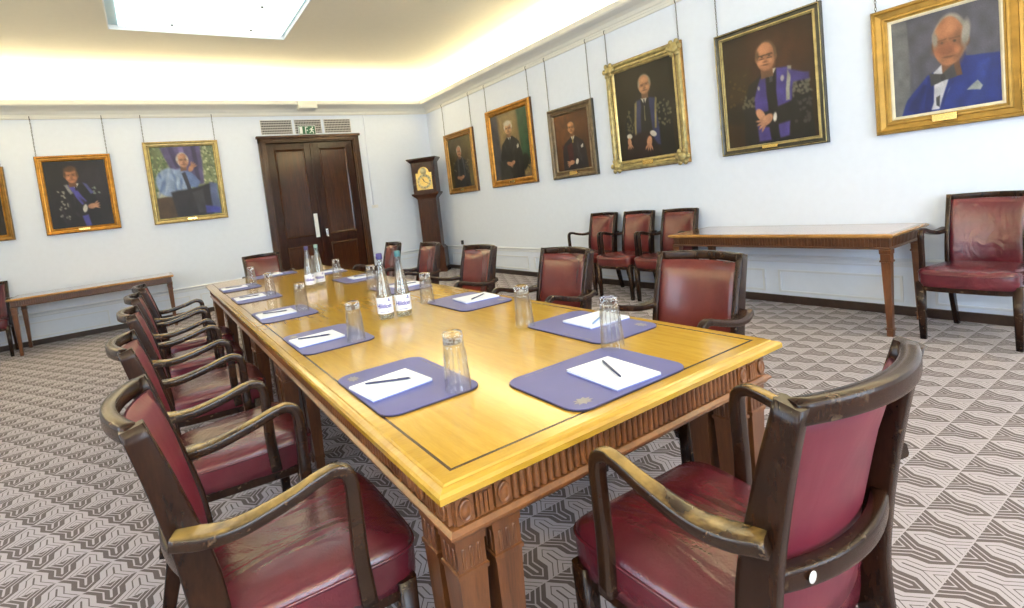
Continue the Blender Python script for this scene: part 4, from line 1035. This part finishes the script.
def picture(key, wall, pos, w, z0, z1, style, label, plate=True):
    h = z1 - z0
    loc = (pos, YF, z0) if wall == 'F' else (XR, pos, z0)
    t = thing('framed_portrait', label, 'painting', loc, 0 if wall == 'F' else -PI / 2, 'framed portraits on the walls')
    fw, prof, orn = style
    t['_zc'] = h / 2
    b = MB()
    for mseg in prof:       # (material, [(inset fraction, depth)...])
        m, pts = mseg
        b.loft([[(-w / 2 + q * fw, -d, q * fw), (w / 2 - q * fw, -d, q * fw), (w / 2 - q * fw, -d, h - q * fw), (-w / 2 + q * fw, -d, h - q * fw)] for q, d in pts], m, cap=False, smooth=False)
    if orn:
        m, size, corner = orn
        r = random.Random(key)
        for L, ax in ((w, 'x'), (h, 'z')):
            n = int(L / (size * 1.7))
            for k in range(n + 1):
                s = -L / 2 + fw * .3 + (L - fw * .6) * k / n
                for e in (-1, 1):
                    for q, sz in ((.30, 1.0), (.68, .7)):
                        off = fw * q
                        if ax == 'x': c = (s + (r.random() - .5) * size * .5, -.052, h / 2 + e * (h / 2 - off))
                        else: c = (e * (w / 2 - off), -.052, h / 2 + s + (r.random() - .5) * size * .5)
                        if ax == 'x': rad = (size * .8 * sz, .012, size * .55 * sz)
                        else: rad = (size * .55 * sz, .012, size * .8 * sz)
                        b.blob(c, rad, m, 6, 4)
        if corner:
            for sx in (-1, 1):
                for e in (-1, 1):
                    c0 = (sx * (w / 2 - fw * .55), -.06, h / 2 + e * (h / 2 - fw * .55))
                    b.blob(c0, (fw * .5, .022, fw * .5), m, 8, 5)
                    for k in range(6):
                        a = 2 * PI * k / 6; b.blob((c0[0] + fw * .55 * math.cos(a), -.058, c0[2] + fw * .55 * math.sin(a)), (fw * .26, .02, fw * .26), m, 6, 4)
    b.build('frame', t)
    make_canvas(w - 1.9 * fw, h - 1.9 * fw, key, t)
    if plate: MB().bb((-.07, -.062, fw * .35), (.07, -.05, fw * .75), 'brass', .002).build('nameplate', t)
    # two hanging chains with hooks on the picture rail
    for sx in (-1, 1):
        c = MB(); x = sx * (w / 2 - .03); za, zb = h - .01, 3.200 - z0
        n = max(4, int((zb - za) / .026)); st = (zb - za) / n
        for k in range(n):
            zc = za + st * (k + .5); lk = []
            for q in range(10):
                a = 2 * PI * q / 10
                u, v = .006 * math.cos(a), .62 * st * math.sin(a)
                lk.append((x + u, -.018, zc + v) if k % 2 else (x, -.018 + u, zc + v))
            lk.append(lk[0])
            c.sweep(lk, (.0042, .0042), 'chain', (0, 1, 0) if k % 2 else (1, 0, 0), 5, 2, cap=False)
        ch = c.build('hanging_chain', t)
        MB().sweep([(x, -.016, zb - .012), (x, -.030, zb + .0), (x, -.032, zb + .022), (x, -.028, zb + .036), (x, -.013, zb + .04)], (.010, .006), 'chain', n=6).build('rail_hook', ch)
    del t['_zc']
    return t
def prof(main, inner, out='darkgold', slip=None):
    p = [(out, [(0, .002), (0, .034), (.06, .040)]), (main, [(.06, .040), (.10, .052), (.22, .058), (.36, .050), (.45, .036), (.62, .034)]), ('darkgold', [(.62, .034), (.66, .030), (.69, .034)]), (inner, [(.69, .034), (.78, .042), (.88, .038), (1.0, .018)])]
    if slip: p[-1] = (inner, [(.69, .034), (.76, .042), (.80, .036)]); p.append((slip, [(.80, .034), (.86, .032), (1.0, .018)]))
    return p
ORN = [('darkgold', [(0, .002), (0, .036), (.05, .042)]), ]
st = {
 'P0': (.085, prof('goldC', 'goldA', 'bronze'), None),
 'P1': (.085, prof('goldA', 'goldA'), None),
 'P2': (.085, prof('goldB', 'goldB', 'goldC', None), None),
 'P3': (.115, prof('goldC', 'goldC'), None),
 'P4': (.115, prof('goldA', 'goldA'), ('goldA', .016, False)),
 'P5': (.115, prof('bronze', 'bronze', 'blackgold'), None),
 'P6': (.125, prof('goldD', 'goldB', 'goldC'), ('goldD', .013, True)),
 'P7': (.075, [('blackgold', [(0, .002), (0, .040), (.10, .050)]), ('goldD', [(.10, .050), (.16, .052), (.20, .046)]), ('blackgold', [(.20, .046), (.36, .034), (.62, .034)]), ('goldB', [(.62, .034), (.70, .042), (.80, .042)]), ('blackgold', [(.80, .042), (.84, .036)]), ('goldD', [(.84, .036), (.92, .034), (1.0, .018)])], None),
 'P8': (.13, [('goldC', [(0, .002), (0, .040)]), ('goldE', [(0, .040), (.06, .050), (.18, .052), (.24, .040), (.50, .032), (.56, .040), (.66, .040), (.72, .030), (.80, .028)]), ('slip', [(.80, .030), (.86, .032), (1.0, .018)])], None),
}
def picF(key, a, b, s, t_, label, plate=True): picture(key, 'F', (a + b) / 2, b - a, s, t_, st[key], label, plate)
def picR(key, a, b, s, t_, label, plate=True): picture(key, 'R', (a + b) / 2, a - b, s, t_, st[key], label, plate)
picF('P0', -2.50, -1.615, 1.525, 2.55, 'portrait in a brown gold frame cut off at the left edge of the photo', False)
picF('P1', -1.267, -.364, 1.532, 2.667, 'orange gilt framed portrait of a person in dark robe with violet hood')
picF('P2', .073, 1.141, 1.520, 2.814, 'pale gilt framed portrait of a seated person in light blue shirt')
picR('P3', 8.77, 7.737, 1.486, 2.638, 'smallest gilt framed portrait beside the tall clock, person in grey robes')
picR('P4', 7.281, 6.084, 1.494, 2.786, 'ornate orange gilt framed portrait of a white haired person in black suit')
picR('P5', 5.721, 4.845, 1.485, 2.482, 'dark bronze framed portrait of a person in suit against brown')
picR('P6', 4.571, 3.502, 1.479, 2.796, 'ornate pale gilt framed portrait of a person in black and blue robes')
picR('P7', 3.121, 2.156, 1.482, 2.690, 'thin black framed portrait of a bespectacled person in violet robe')
picR('P8', 1.808, .965, 1.478, 2.447, 'wide gold framed portrait of a person in blue suit and bow tie')

# ------------------------------------------------------------------ camera
F, YAW, PITCH, ROLL, H, CX, CY = 512.037, -31.087, -4.190, -6.646, 1.349, -48.917, -65.991
y_, p_, r_ = map(math.radians, (YAW, PITCH, ROLL))
fw_ = Vector((-math.sin(y_) * math.cos(p_), math.cos(y_) * math.cos(p_), math.sin(p_)))
rt = Vector((math.cos(y_), math.sin(y_), 0)); up = rt.cross(fw_)
rt2 = rt * math.cos(r_) + up * math.sin(r_); up2 = up * math.cos(r_) - rt * math.sin(r_)
cam = bpy.data.cameras.new('camera'); co_ = bpy.data.objects.new('camera', cam); COL.objects.link(co_)
mw = Matrix((rt2, up2, -fw_)).transposed().to_4x4(); mw.translation = (0, 0, H); co_.matrix_world = mw
cam.sensor_fit = 'HORIZONTAL'; cam.sensor_width = 36; cam.lens = F / 1024 * 36
cam.shift_x = -CX / 1024; cam.shift_y = CY / 1024; cam.clip_start = .05
SC.camera = co_
SC.cycles.transparent_max_bounces = 48; SC.cycles.max_bounces = 16; SC.cycles.transmission_bounces = 16
vs = SC.view_settings; SC.display_settings.display_device = 'sRGB'
vs.view_transform = 'Standard'; vs.look = 'None'; vs.gamma = 1; vs.use_curve_mapping = False; vs.exposure = -0.78
